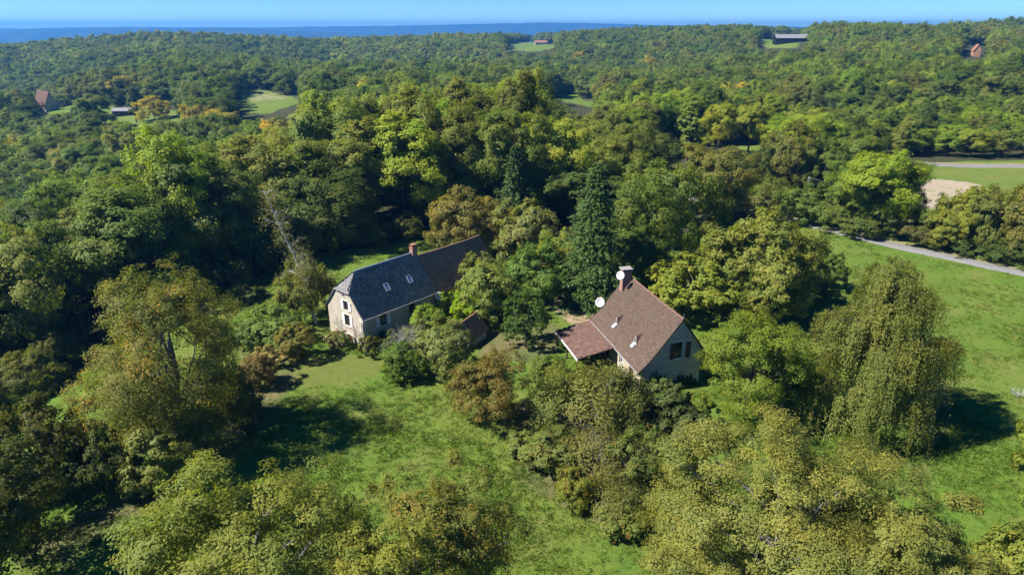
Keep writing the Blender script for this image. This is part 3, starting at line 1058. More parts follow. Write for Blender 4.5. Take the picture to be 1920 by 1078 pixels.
def tiled(name, mat, parent, prof, along, lo, hi, w=.2, e=.15, th=.022, seed=0, sag=0.0, wob=.012, label=None):
    """Courses of real tiles up a roof slope. prof: 3D points from eave to ridge at along = 0; lo(t), hi(t): extent at slope fraction t."""
    rng = np.random.default_rng(seed)
    P = np.asarray(prof, float)
    A = np.asarray(along, float)
    s = np.concatenate([[0], np.cumsum(np.linalg.norm(np.diff(P, axis=0), axis=1))])
    V, rnd = [], []
    q = 0.0
    row = 0
    while q < s[-1] - .03:
        t0, t1 = q / s[-1], min((q + e * 1.25) / s[-1], 1)
        p0 = np.array([np.interp(q, s, P[:, k]) for k in range(3)])
        p1 = np.array([np.interp(min(q + e * 1.25, s[-1]), s, P[:, k]) for k in range(3)])
        T = unit(p1 - p0)
        Nn = np.cross(A, T)
        Nn = Nn if Nn[2] > 0 else -Nn
        a0, a1 = lo(t0), hi(t0)
        n = int((a1 - a0) / w)
        if n >= 1:
            x = a0 + (np.arange(n + 1) + (.5 if row % 2 else 0)) * (a1 - a0) / (n + .5) + rng.normal(size=n + 1) * .008
            x = np.clip(x, a0, a1)
            xa, xb = x[:-1], x[1:] - .006
            lift = th + wob * np.abs(rng.normal(size=n))
            sg = -sag * np.sin(math.pi * (x[:-1] - a0) / max(a1 - a0, .1)) * (.4 + .6 * t0)
            up = np.array([0, 0, 1.0])
            jit = rng.normal(size=n) * .012
            def pt(xx, p, dz):
                return p + A * xx[:, None] + Nn * dz[:, None] + up * sg[:, None]
            v0, v1 = pt(xa, p0, lift) + T * jit[:, None], pt(xb, p0, lift) + T * jit[:, None]
            v2, v3 = pt(xb, p1, np.full(n, .004)), pt(xa, p1, np.full(n, .004))
            v4, v5 = pt(xa, p0, np.full(n, -.01)) + T * jit[:, None], pt(xb, p0, np.full(n, -.01)) + T * jit[:, None]
            V.append(np.stack([v0, v1, v2, v3, v4, v5], 1))
            rnd.append(np.clip(rng.normal(.5, .24, n), 0, 1))
        q += e
        row += 1
    V = np.concatenate(V)
    r = np.concatenate(rnd)
    b = np.arange(len(V))[:, None] * 6
    F = np.concatenate([b + np.array([[0, 1, 2, 3]]), b + np.array([[4, 5, 1, 0]]), b + np.array([[5, 2, 2, 1]])[:, [0, 1, 3, 3]]], 0)[:2 * len(V)]
    o = obj(name, mesh_np(name, V.reshape(-1, 3), F, mat, np.concatenate([r, r])), parent)
    o['kind'] = 'stuff'
    if label:
        o['label'] = label
    return o

def ridge_tiles(parent, a, b, mat, r=.13, step=.38, name='ridge_tile', sag=0.0, seed=1):
    rng = np.random.default_rng(seed)
    a, b = np.asarray(a, float), np.asarray(b, float)
    n = max(2, int(np.linalg.norm(b - a) / step))
    d = unit(b - a)
    side = unit(np.cross(d, [0, 0, 1]))
    up = np.cross(side, d)
    L = np.linalg.norm(b - a) / n
    V, F = [], []
    th = np.linspace(-.15 * math.pi, 1.15 * math.pi, 7)
    for e_, rr in ((0, r), (L * 1.06, r * .93)):
        for t in th:
            V.append(tuple(d * e_ + side * math.cos(t) * rr + up * (math.sin(t) * rr * .85)))
    for k in range(6):
        F.append((k, k + 1, k + 8, k + 7))
    F.append(tuple(range(7))[::-1])
    F.append(tuple(range(7, 14)))
    me = mesh_np(name, V, F, mat)
    for k in range(n):
        p = a + d * L * k + np.array([0, 0, -sag * math.sin(math.pi * (k + .5) / n) + rng.normal() * .012])
        o = obj(name, me, parent, loc=p, rot=(0, 0, rng.normal() * .015))

def dish(label, pos, az, el, r=.42, pole=None):
    """Satellite dish: bowl, arm, receiver and mast; az is the heading it faces."""
    t = thing('satellite_dish', label, 'satellite dish', pos, 0, group='white satellite dishes')
    d = np.array([math.cos(az) * math.cos(el), math.sin(az) * math.cos(el), math.sin(el)])
    sx = unit(np.cross([0, 0, 1], d))
    sy = np.cross(d, sx)
    V, F = [], []
    rings, seg = 5, 20
    for layer in (0, .02):
        for i in range(rings + 1):
            q = i / rings
            for k in range(seg):
                a = 2 * math.pi * k / seg
                V.append(tuple(sx * math.cos(a) * r * q + sy * math.sin(a) * r * 1.08 * q + d * (.22 * r * q * q * 1.4 - layer)))
    S = (rings + 1) * seg
    for lay in (0, S):
        for i in range(rings):
            for k in range(seg):
                a, b = i * seg + k, i * seg + (k + 1) % seg
                F.append((lay + a, lay + b, lay + b + seg, lay + a + seg))
    for k in range(seg):
        a, b = rings * seg + k, rings * seg + (k + 1) % seg
        F.append((a, b, S + b, S + a))
    obj('bowl', mesh_np('bowl', V, F, M['dish'], smooth=True), t)
    foc = d * r * .95 - sy * r * .25
    MB().tube([-sy * r * 1.0 + d * .05, foc], [.018, .015], 5).build('arm', M['zinc'], t)
    MB().tube([foc - d * .02, foc - d * .14], [.04, .035], 8).build('receiver', M['concrete'], t)
    if pole is not None:
        MB().tube([-d * .05, -d * .18, np.array(pole, float)], [.025, .025, .025], 6).build('mast', M['zinc'], t)
    return t

def local_to_world(o, a, p):
    return (o[0] + p[0] * math.cos(a) - p[1] * math.sin(a), o[1] + p[0] * math.sin(a) + p[1] * math.cos(a), o[2] + p[2])

# ---- slate-roofed farmhouse with a tiled barn wing
BO, BA = (-16.45, 65.75, 0.0), math.radians(49.0)
W_, L_ = 6.5, 10.7
farm = thing('farmhouse', 'cream plastered farmhouse with dark half-hipped slate roof and white shutters', 'house', BO, BA)
gab = Frame((0, 0, 0), (0, 1, 0), (-1, 0, 0))
fro = Frame((0, 0, 0), (1, 0, 0), (0, -1, 0))
rooft = [(-.02, 3.45), (.6, 4.22), (1.86, 5.78), (4.64, 5.78), (5.9, 4.22), (6.52, 3.45)]
mb = MB()
gh = [(2.45, 3.25, 3.5, 4.55), (2.4, 3.25, 1.6, 2.9), (2.2, 3.05, -.75, .5)]
wall(mb, gab, [(0, 3.45), (.6, 4.2), (1.86, 5.76), (4.64, 5.76), (5.9, 4.2), (W_, 3.45)], gh)
fh = [(2.35, 3.28, 1.6, 2.85), (6.65, 7.5, 1.65, 2.9)]
wall(mb, fro, [(0, 3.5), (L_, 3.5)], fh)
wall(mb, Frame((0, W_, 0), (1, 0, 0), (0, 1, 0)), [(0, 3.5), (L_, 3.5)], [])
wall(mb, Frame((L_, 0, 0), (0, 1, 0), (1, 0, 0)), [(0, 3.45), (.6, 4.2), (3.25, 7.4), (5.9, 4.2), (W_, 3.45)], [])
mb.build('wall', M['plaster'], farm)
for s0, s1, z0, z1 in gh[:2]:
    window(farm, gab, s0, s1, z0, z1, M['brown_wood'], 2, 3, sill=M['stone_trim'])
    shutter(farm, gab, s0 - .52, s0 - .05, z0 - .03, z1 + .03, M['white_paint'])
    shutter(farm, gab, s1 + .05, s1 + .52, z0 - .03, z1 + .03, M['white_paint'])
    mb = MB()
    gab.box(mb, s0 - .14, s1 + .14, z1 + .035, z1 + .27, -.05, .025)
    mb.build('lintel', M['stone_trim'], farm)
mb = MB()
gab.box(mb, 2.25, 3.0, -.75, .46, -.2, -.15)
dr = mb.build('door', M['door_wood'], farm)
mb = MB()
for k in range(1, 5):
    gab.box(mb, 2.25 + .15 * k - .008, 2.25 + .15 * k + .008, -.74, .45, -.149, -.14)
mb.build('door_batten', M['brown_wood'], dr)
gab.box(MB(), 2.32, 2.38, -.2, -.1, -.15, -.08).build('handle', M['zinc'], dr)
gab.box(MB(), 2.05, 3.2, .5, .74, -.05, .03).build('lintel', M['stone_trim'], farm)
gab.box(MB(), 2.0, 3.3, -.85, -.66, .0, .55).build('doorstep', M['white_paint'], farm)
# pigeon holes under the hip
ph = MB()
for zc, n_ in ((5.42, 1), (5.24, 2), (5.06, 3)):
    for k in range(n_):
        c_ = 3.25 + (k - (n_ - 1) / 2) * .17
        gab.box(ph, c_ - .055, c_ + .055, zc - .06, zc + .06, -.02, .012)
ph.build('pigeon_hole', M['dark'], farm)
gab.box(MB(), 3.0, 3.5, 4.94, 4.99, 0, .08).build('perch_ledge', M['stone_trim'], farm)
for s0, s1, z0, z1 in fh:
    window(farm, fro, s0, s1, z0, z1, M['brown_wood'], 2, 3, sill=M['stone_trim'])
shutter(farm, fro, 1.78, 2.3, 1.57, 2.88, M['white_paint'])
shutter(farm, fro, 3.33, 3.85, 1.57, 2.88, M['white_paint'])
# stone quoins on the front corner
for k in range(7):
    z = -.9 + k * .6
    q = MB()
    a_, b_ = (.55, .3) if k % 2 else (.3, .55)
    q.box(-.012, a_, -.012, b_, z, z + .54)
    q.build('quoin', M['stone_trim'], farm)
# roof
prof_f = [(0, -.42, 3.18), (0, .55, 4.2), (0, 3.25, 7.52)]
prof_b = [(0, W_ + .42, 3.18), (0, W_ - .55, 4.2), (0, 3.25, 7.52)]
XR = L_ + .1
slab = MB()
for sgn, yy in ((1, lambda y: y), (-1, lambda y: W_ - y)):
    pts = [(-.18, yy(-.4), 3.13), (-.18, yy(.55), 4.14), (-.18, yy(1.88), 5.78), (1.75, yy(3.25), 7.46), (XR, yy(3.25), 7.46), (XR, yy(.55), 4.14), (XR, yy(-.4), 3.13)]
    slab.poly([pts[0], pts[6], pts[5], pts[1]])
    slab.poly([pts[1], pts[5], pts[4], pts[3], pts[2]])
    slab.poly([(p[0], p[1], p[2] - .12) for p in (pts[0], pts[1], pts[5], pts[6])])
    slab.poly([pts[0], pts[1], (pts[1][0], pts[1][1], pts[1][2] - .14), (pts[0][0], pts[0][1], pts[0][2] - .12)])
    slab.poly([pts[1], pts[2], (pts[2][0], pts[2][1], pts[2][2] - .14), (pts[1][0], pts[1][1], pts[1][2] - .14)])
    slab.poly([pts[0], pts[6], (XR, pts[6][1], 3.01), (-.18, pts[0][1], 3.01)])
slab.poly([(-.2, 1.88, 5.76), (-.2, 4.62, 5.76), (1.75, 3.25, 7.44)])
slab.poly([(-.2, 1.88, 5.68), (-.2, 4.62, 5.68), (-.2, 4.62, 5.76), (-.2, 1.88, 5.76)])
roof = slab.build('roof', M['slate'], farm)
lo_f = lambda t: -.2 if t < .66 else -.2 + (t - .66) / .34 * 1.95
tiled('slate', M['slate'], roof, prof_f, (1, 0, 0), lo_f, lambda t: XR, .2, .15, .016, 1)
tiled('slate', M['slate'], roof, prof_b, (1, 0, 0), lo_f, lambda t: XR, .2, .15, .016, 2)
tiled('slate', M['slate'], roof, [(-.28, 0, 5.68), (1.75, 0, 7.5)], (0, 1, 0), lambda t: 1.8 + 1.45 * t, lambda t: 4.7 - 1.45 * t, .2, .15, .016, 3, label='hip face of paler grey slates')
MB().tube([(1.7, 3.25, 7.54), (XR, 3.25, 7.56)], [.1, .1], 6).build('ridge_flashing', M['zinc'], roof)
for y_ in (1.83, 4.67):
    MB().tube([(-.22, y_, 5.78), (1.75, 3.25, 7.56)], [.06, .06], 6).build('hip_flashing', M['slate'], roof)
# skylights
kk = math.atan2(3.32, 2.7)
for x0 in (4.4, 7.8):
    T_ = np.array([0, math.cos(kk), math.sin(kk)])
    N_ = np.array([0, -math.sin(kk), math.cos(kk)])
    p = np.array([x0, 1.1, 4.2 + (1.1 - .55) * 3.32 / 2.7]) + N_ * .04
    mb = MB()
    for (a0, a1, b0, b1) in ((0, .62, 0, .06), (0, .62, .84, .92), (0, .06, .06, .84), (.56, .62, .06, .84)):
        q = [p + np.array([a, 0, 0]) + T_ * b for a, b in ((a0, b0), (a1, b0), (a1, b1), (a0, b1))]
        mb.prism(q, N_ * .09)
    sk = mb.build('skylight', M['zinc'], farm)
    q = [p + np.array([a, 0, 0]) + T_ * b + N_ * .045 for a, b in ((.06, .06), (.56, .06), (.56, .84), (.06, .84))]
    MB().prism(q, N_ * .01).build('pane', M['sky_glass'], sk)
# chimney
ch = MB().box(10.15, 10.85, 2.95, 3.55, 6.2, 8.2).build('chimney', M['brick'], farm)
MB().box(10.1, 10.9, 2.9, 3.6, 8.2, 8.3).build('chimney_cap', M['terracotta'], ch)
for x in (10.3, 10.5, 10.7):
    MB().tube([(x, 3.25, 8.3), (x, 3.25, 8.56)], [.09, .075], 8).build('chimney_pot', M['terracotta'], ch)
MB().box(10.12, 10.88, 2.95, 3.55, 8.57, 8.61).build('chimney_slab', M['terracotta'], ch)
# gutter and downpipe
MB().tube([(-.15, -.46, 3.14), (L_, -.46, 3.12)], [.06, .06], 6).build('gutter', M['gutter'], farm)
MB().tube([(-.06, -.42, 3.1), (-.12, -.05, 2.85), (-.12, .12, 2.6), (-.12, .12, -.8)], [.05] * 4, 6).build('downpipe', M['gutter'], farm)
# barn wing
AX0, AX1 = L_ + .1, 22.0
mb = MB()
wall(mb, Frame((AX0, .25, 0), (1, 0, 0), (0, -1, 0)), [(0, 3.2), (AX1 - AX0, 3.2)], [(4.0, 5.0, .0, 2.1)])
wall(mb, Frame((AX1, .25, 0), (0, 1, 0), (1, 0, 0)), [(0, 3.1), (3.1, 6.75), (6.2, 3.1)], [])
wall(mb, Frame((AX0, 6.45, 0), (1, 0, 0), (0, 1, 0)), [(0, 3.2), (AX1 - AX0, 3.2)], [])
o = mb.build('wing_wall', M['rubble_warm'], farm)
Frame((AX0, .25, 0), (1, 0, 0), (0, -1, 0)).box(MB(), 4.0, 5.0, 0, 2.1, -.22, -.17).build('wing_door', M['brown_wood'], farm)
mb = MB()
for yy in (lambda y: y, lambda y: 6.7 - y):
    mb.poly([(AX0, yy(-.22), 2.86), (AX1 + .2, yy(-.22), 2.86), (AX1 + .2, yy(.8), 3.82), (AX0, yy(.8), 3.82)])
    mb.poly([(AX0, yy(.8), 3.82), (AX1 + .2, yy(.8), 3.82), (AX1 + .2, yy(3.35), 6.92), (AX0, yy(3.35), 6.92)])
    mb.poly([(AX0, yy(-.22), 2.76), (AX1 + .2, yy(-.22), 2.76), (AX1 + .2, yy(-.22), 2.86), (AX0, yy(-.22), 2.86)])
wroof = mb.build('wing_roof', M['old_tile'], farm)
tiled('tile', M['old_tile'], wroof, [(AX0, -.26, 2.88), (AX0, .8, 3.88), (AX0, 3.35, 7.0)], (1, 0, 0), lambda t: 0, lambda t: AX1 + .22 - AX0, .2, .15, .03, 4, sag=.1, wob=.02)
tiled('tile', M['old_tile'], wroof, [(AX0, 6.96, 2.88), (AX0, 5.9, 3.88), (AX0, 3.35, 7.0)], (1, 0, 0), lambda t: 0, lambda t: AX1 + .22 - AX0, .2, .15, .03, 5, sag=.1, wob=.02)
ridge_tiles(wroof, (AX0 + .3, 3.35, 6.98), (AX1 + .2, 3.35, 6.98), M['old_tile'], sag=.1)
# bare climber spread over the gable
rng = np.random.default_rng(21)
pt_ = []
def climb(s, z, ds, dz, ln, r, k):
    p = [gab(s, z, .05)]
    for q in range(4):
        s2, z2 = s + ds * ln * (q + 1) / 4 + rng.normal() * .04, z + dz * ln * (q + 1) / 4 + rng.normal() * .04
        p.append(gab(min(max(s2, .2), 6.3), z2, .05))
    pt_.append(tube(p, np.linspace(r, r * .5, 5), 4))
    if k:
        for _ in range(3):
            a = math.atan2(dz, ds) + rng.normal() * .6
            climb(s + ds * ln * rng.uniform(.4, 1), z + dz * ln * rng.uniform(.4, 1), math.cos(a), math.sin(a), ln * .62, r * .55, k - 1)
clt = thing('climber', 'bare brown climbing plant spread over the cream gable wall', 'climber', BO, BA)
for args in ((1.7, -.6, -.1, 1, 1.5, .035, 4), (3.5, -.6, .35, .95, 1.7, .04, 4), (1.0, -.6, .05, 1, 1.1, .03, 3)):
    pt_.clear()
    climb(*args)
    V_, F_ = merge(pt_)
    obj('stem', mesh_np('stem', V_, F_, M['bark_grey'], smooth=True), clt)
bd = local_to_world(BO, BA, (10.9, -.55, 2.75))
dish('white satellite dish fixed at the farmhouse eave corner beside the barn wing', bd, math.radians(-75), math.radians(25), .46, (0.25, .4, -.25))

# ---- brown-tiled stone cottage with a lean-to porch
CO, CA = (12.35, 55.5, -.1), math.radians(15.2)
LC, RX = 12.3, 3.95
cott = thing('stone_cottage', 'stone cottage with steep brown tiled roof, red chimney and open lean-to porch', 'house', CO, CA)
cg = Frame((0, 0, 0), (1, 0, 0), (0, -1, 0))
cf = Frame((0, 0, 0), (0, 1, 0), (-1, 0, 0))
mb = MB()
wh = (3.42, 4.46, 3.42, 5.08)
wall(mb, cg, [(0, 2.75), (.8, 3.5), (RX, 7.4), (6.35, 4.25)], [wh])
wall(mb, Frame((0, LC, 0), (1, 0, 0), (0, 1, 0)), [(0, 2.75), (.8, 3.5), (RX, 7.4), (6.35, 4.25)], [])
wall(mb, Frame((6.35, 0, 0), (0, 1, 0), (1, 0, 0)), [(0, 4.35), (LC, 4.35)], [])
mb.build('wall', M['rubble'], cott)
mb = MB()
dh = [(1.5, 2.5, .1, 2.15), (4.1, 4.9, 1.0, 2.1), (7.5, 8.6, .1, 2.15)]
wall(mb, cf, [(0, 2.75), (LC, 2.75)], dh)
mb.build('front_wall', M['rubble_warm'], cott)
for s0, s1, z0, z1 in (dh[0], dh[2]):
    d_ = cf.box(MB(), s0 + .05, s1 - .05, z0, z1 - .05, -.2, -.15).build('door', M['brown_wood'], cott)
    cf.box(MB(), s0 + .12, s0 + .18, 1.05, 1.15, -.15, -.08).build('handle', M['zinc'], d_)
window(cott, cf, *dh[1], M['white_paint'], 2, 2, sill=M['stone_trim'])
w = window(cott, cg, *wh, M['brown_wood'], 2, 3, sill=M['white_paint'])
cg.box(MB(), 4.28, 4.46, 3.42, 5.08, -.27, -.12).build('white_reveal', M['white_paint'], w)
shutter(cott, cg, 2.9, 3.4, 3.36, 5.06, M['brown_wood'])
shutter(cott, cg, 4.58, 5.08, 3.36, 5.06, M['brown_wood'])
cg.box(MB(), 2.95, 4.95, 5.1, 5.3, -.05, .03).build('lintel', M['stone_trim'], cott)
# roof slab + tiles
mb = MB()
Y0, Y1 = -.14, LC + .15
for pr in ([(-.3, 2.4), (.85, 3.5), (RX, 7.48)], [(6.62, 3.85), (RX, 7.48)]):
    for a, b in zip(pr[:-1], pr[1:]):
        mb.poly([(a[0], Y0, a[1]), (a[0], Y1, a[1]), (b[0], Y1, b[1]), (b[0], Y0, b[1])])
        mb.poly([(a[0], Y0, a[1]), (b[0], Y0, b[1]), (b[0], Y0, b[1] - .14), (a[0], Y0, a[1] - .12)])
        mb.poly([(a[0], Y0, a[1] - .12), (a[0], Y1, a[1] - .12), (b[0], Y1, b[1] - .14), (b[0], Y0, b[1] - .14)])
    mb.poly([(pr[0][0], Y0, pr[0][1] - .12), (pr[0][0], Y1, pr[0][1] - .12), (pr[0][0], Y1, pr[0][1]), (pr[0][0], Y0, pr[0][1])])
croof = mb.build('roof', M['brown_tile'], cott)
tiled('tile', M['brown_tile'], croof, [(-.36, 0, 2.4), (.85, 0, 3.55), (RX, 0, 7.55)], (0, 1, 0), lambda t: Y0 - .03, lambda t: Y1 + .03, .17, .125, .02, 11, sag=.05)
tiled('tile', M['brown_tile'], croof, [(6.68, 0, 3.85), (RX, 0, 7.55)], (0, 1, 0), lambda t: Y0 - .03, lambda t: Y1 + .03, .17, .125, .02, 12, sag=.05)
ridge_tiles(croof, (RX, Y0, 7.55), (RX, Y1, 7.55), M['ridge_clay'], .12, .36, sag=.05)
MB().tube([(RX, -.1, 7.6), (RX + .02, -.1, 8.1)], [.03, .012], 5).build('finial', M['zinc'], croof)
# triangular vent dormers
for yc in (3.5, 8.2):
    xb, zb_ = .95, 3.72
    hw, hh, dp = .34, .72, .85
    mb = MB()
    apex, back = np.array([xb + .02, yc, zb_ + hh]), np.array([xb + dp, yc, zb_ + hh + .28])
    l_, r_ = np.array([xb - .05, yc - hw, zb_ - .05]), np.array([xb - .05, yc + hw, zb_ - .05])
    bl_, br_ = np.array([xb + .25, yc - hw, zb_ + .25]), np.array([xb + .25, yc + hw, zb_ + .25])
    mb.poly([l_, apex, back, bl_]).poly([r_, br_, back, apex])
    dm = mb.build('vent_dormer', M['red_tile'], cott)
    MB().prism([l_ + [.1, .08, .03], r_ + [.1, -.08, .03], apex + [.1, 0, -.1]], (.02, 0, 0)).build('vent_opening', M['dark'], dm)
    mb = MB()
    mb.tube([l_, apex], [.035, .035], 4).tube([apex, r_], [.035, .035], 4)
    mb.build('vent_frame', M['stone_trim'], dm)
    MB().prism([(xb - .42, yc - .26, zb_ - .41), (xb - .42, yc + .26, zb_ - .41), (xb + .02, yc + .26, zb_ + .03), (xb + .02, yc - .26, zb_ + .03)], (-.03, 0, .05)).build('flashing', M['zinc'], dm)
# chimney
ch = MB().box(2.75, 3.75, 11.1, 11.85, 5.6, 8.35).build('chimney', M['brick'], cott)
for x in (2.75, 3.17, 3.59):
    MB().box(x, x + .16, 11.1, 11.85, 8.35, 8.6).build('cap_pier', M['brick'], ch)
MB().box(2.6, 3.9, 10.95, 12.0, 8.6, 8.69).build('cap_slab', M['concrete'], ch)
# porch
porch = MB()
PX, PY0, PY1 = -4.35, 5.4, 12.45
porch.poly([(-.28, PY0, 2.42), (-.28, PY1, 2.42), (PX, PY1, 1.62), (PX, PY0, 1.62)])
porch.poly([(-.28, PY0, 2.34), (PX, PY0, 1.54), (PX, PY0, 1.62), (-.28, PY0, 2.42)])
pr_ = porch.build('porch_roof', M['red_tile'], cott)
tiled('tile', M['red_tile'], pr_, [(PX - .06, 0, 1.64), (-.3, 0, 2.46)], (0, 1, 0), lambda t: PY0 - .05, lambda t: PY1 + .05, .3, .3, .05, 13, wob=.015)
MB().tube([(-.36, PY0, 2.44), (-.36, PY1, 2.44)], [.055, .055], 6).build('eave_flashing', M['zinc'], cott)
MB().tube([(-.4, -.1, 2.36), (-.4, PY0, 2.36)], [.055, .055], 6).build('gutter', M['zinc'], cott)
MB().box(PX - .1, PX - .05, PY0 - .05, PY1 + .05, 1.42, 1.62).build('fascia', M['white_paint'], cott)
for y in (PY0 + .1, (PY0 + PY1) / 2, PY1 - .2):
    MB().box(PX + .05, PX + .2, y, y + .15, -.6, 1.55).build('porch_post', M['brown_wood'], cott)
MB().box(PX + .04, PX + .18, PY0, PY1, 1.4, 1.54).build('porch_beam', M['brown_wood'], cott)
dish('white satellite dish bolted to the cottage chimney', local_to_world(CO, CA, (2.3, 10.75, 8.15)), math.radians(-112), math.radians(24), .44, (.42, .25, -.2))
dish('white satellite dish on a mast at the rear verge of the cottage roof', local_to_world(CO, CA, (.95, 12.75, 4.35)), math.radians(-105), math.radians(24), .52, (.1, -.12, -1.2))

# ivy on the shaded cottage gable
rng = np.random.default_rng(31)
n_ = 5200
s_ = rng.uniform(.15, 6.2, n_)
topz = .9 + 1.1 * np.exp(-((s_ - 1.6) / 1.1) ** 2) + .9 * np.exp(-((s_ - 4.6) / .5) ** 2) * .6 + .5 * np.sin(s_ * 9) * np.sin(s_ * 4.1 + 1)
z_ = rng.uniform(-.3, 1, n_) * np.maximum(topz, .2)
P_ = np.stack([s_, -.06 - rng.uniform(0, .22, n_) * (1 - .5 * z_ / 2.5), z_], 1)
N_ = np.array([0, -1.0, .5]) + rng.normal(size=(n_, 3)) * .5
V_, F_ = leaves(P_, N_, rng.uniform(.1, .2, n_), .12, rng)
o = obj('ivy', mesh_np('ivy', V_, F_, M['leaf'], rng.uniform(size=n_), rng.uniform(size=n_)), loc=CO, rot=(0, 0, CA), color=(.03, .06, .015))
tag(o, 'dark ivy climbing the shaded stone gable of the cottage', 'ivy')

# ---- small tiled outhouse in the bushes between the houses
po = ground_at(878, 640)
shed = thing('outhouse', 'tiny outhouse with mossy brown tiled roof sunk in bushes between the houses', 'outhouse', po, math.radians(-28))
mb = MB()
sw, sl_ = 1.3, 1.9
wall(mb, Frame((-sw, -sl_, 0), (1, 0, 0), (0, -1, 0)), [(0, 1.2), (sw, 2.7), (2 * sw, 1.2)], [(.9, 1.7, -.2, 1.5)], zb=-.5)
wall(mb, Frame((-sw, sl_, 0), (1, 0, 0), (0, 1, 0)), [(0, 1.2), (sw, 2.7), (2 * sw, 1.2)], [], zb=-.5)
wall(mb, Frame((-sw, -sl_, 0), (0, 1, 0), (-1, 0, 0)), [(0, 1.25), (2 * sl_, 1.25)], [], zb=-.5)
wall(mb, Frame((sw, -sl_, 0), (0, 1, 0), (1, 0, 0)), [(0, 1.25), (2 * sl_, 1.25)], [], zb=-.5)
mb.build('wall', M['rubble'], shed)
MB().box(-.38, .38, -sl_ + .1, -sl_ + .16, -.3, 1.48).build('door', M['brown_wood'], shed)
mb = MB()
for s in (-1, 1):
    mb.poly([(s * (sw + .25), -sl_ - .2, 1.0), (s * (sw + .25), sl_ + .2, 1.0), (0, sl_ + .2, 2.8), (0, -sl_ - .2, 2.8)])
sr = mb.build('roof', M['old_tile'], shed)
for s in (-1, 1):
    tiled('tile', M['old_tile'], sr, [(s * (sw + .28), 0, 1.0), (0, 0, 2.86)], (0, 1, 0), lambda t: -sl_ - .22, lambda t: sl_ + .22, .17, .13, .03, 40 + s, wob=.02)
ridge_tiles(sr, (0, -sl_ - .2, 2.86), (0, sl_ + .2, 2.86), M['orange_tile'], .12, .36)

# ------------------------------------------------------------------ plants placed one by one
C_DARK, C_MID, C_OLIVE, C_LIGHT = (.030, .058, .016), (.050, .088, .020), (.095, .108, .036), (.105, .160, .028)
C_YELLOW, C_BROWN, C_GREY, C_DEEP = (.30, .27, .03), (.155, .120, .045), (.115, .125, .062), (.020, .042, .014)

def spot(ub, vb, vtop, wpx, utop=None):
    """base on the ground, height and radius of a plant seen at these photograph rows and columns"""
    b = ground_at(ub, vb)
    H = height_over(ub if utop is None else utop, vtop, b)
    d = project(b + np.array([0, 0, H * .5]))[0][2]
    return b, H, wpx * d / FPX / 2

# -- the large near trees, each a mesh of its own
b, H, R = spot(352, 838, 505, 296)
add_hero('walnut_tree', 'large olive tree flecked with orange-gold leaves left of the lawn', 'tree',
         broad_crown(1, R, H, .2, 98000, .175, 96, 11, flat=.95, ragged=.07, skirt=.9, br=(.2, .32), sr=(.3, .5), fill=.5, trunk_r=.3, limbs=24, bare=24), b, (.090, .100, .031), 'leaf_gold', 'bark_grey')
b = np.array([-12.3, 23.6, gz(-12.3, 23.6)])
add_hero('ash_tree', 'bright yellow-green feathery ash tree filling the bottom edge left of centre', 'tree',
         broad_crown(2, 6.6, 13.9, 2.0, 120000, .18, 70, 14, flat=.8, br=(.17, .32), sr=(.26, .42), ragged=.18, fill=.45, aspect=.45, trunk_r=.26, limbs=30, bare=40), b, (.102, .124, .04), 'leaf', 'bark_grey')
b = np.array([-5.8, 22.4, gz(-5.8, 22.4)])
add_hero('ash_tree', 'lower yellowish ash crown beside the darker oak at the bottom edge', 'tree',
         broad_crown(22, 3.6, 13.0, 3.5, 32000, .155, 36, 11, flat=.6, ragged=.22, fill=.5, aspect=.42, trunk_r=.2, limbs=18, bare=20), b, (.115, .13, .036), 'leaf_tip', 'bark_grey')
b = np.array([-3.5, 26.0, gz(-3.5, 26.0)])
add_hero('oak_tree', 'darker olive oak at the bottom edge between ash tree and sunlit lawn', 'tree',
         broad_crown(3, 4.3, 12.6, 2.0, 52000, .15, 48, 11, flat=.8, ragged=.2, fill=.5, trunk_r=.24, limbs=20, bare=16), b, (.098, .112, .040), 'leaf_tip', 'bark_grey')
b = np.array([14.0, 27.6, gz(14.0, 27.6)])
add_hero('oak_tree', 'huge grey-olive oak with knobbly crown filling the bottom right corner', 'tree',
         broad_crown(4, 7.5, 13.9, 1.5, 205000, .13, 104, 12, flat=.95, ragged=.13, fill=.5, br=(.16, .3), sr=(.24, .4), nrm=.22, trunk_r=.36, limbs=34, bare=26), b, (.116, .130, .052), 'leaf', 'bark_grey')
b = np.array([19.6, 25.0, gz(19.6, 25.0)])
add_hero('oak_tree', 'grey-olive oak lump standing right of the huge bottom right oak', 'tree',
         broad_crown(5, 4.6, 12.2, 1.5, 84000, .135, 44, 13, flat=.95, ragged=.13, br=(.18, .34), sr=(.24, .4), nrm=.22, fill=.5, trunk_r=.26, limbs=22, bare=14), b, (.112, .126, .05), 'leaf', 'bark_grey')
b = np.array([7.6, 22.6, gz(7.6, 22.6)])
add_hero('oak_tree', 'lower pale olive oak at bottom edge right of the trodden lawn strip', 'tree',
         broad_crown(6, 4.4, 10.2, 1.0, 66000, .135, 44, 12, flat=.95, br=(.18, .34), sr=(.24, .4), nrm=.22, ragged=.18, fill=.5, trunk_r=.22, limbs=20, bare=14), b, (.12, .134, .055), 'leaf', 'bark_grey')
b, H, R = spot(1622, 800, 492, 262)
add_hero('weeping_birch', 'tall weeping birch with hanging olive curtains on the right-hand meadow', 'tree',
         weeping(7, R * .98, H, 22, 12, 18, 38, .165, .1), b, (.100, .116, .042), 'leaf', 'bark', 1.2)
b, H, R = spot(1392, 790, 585, 205)
add_hero('laurel_tree', 'glossy bright green laurel-like tree in front of the cottage gable', 'tree',
         broad_crown(8, R, H, .1, 36000, .19, 58, 10, flat=1.1, ragged=.16, fill=.5, trunk_r=.2, limbs=16, upright=.15), b, (.082, .116, .02))
b, H, R = spot(1465, 775, 640, 130)
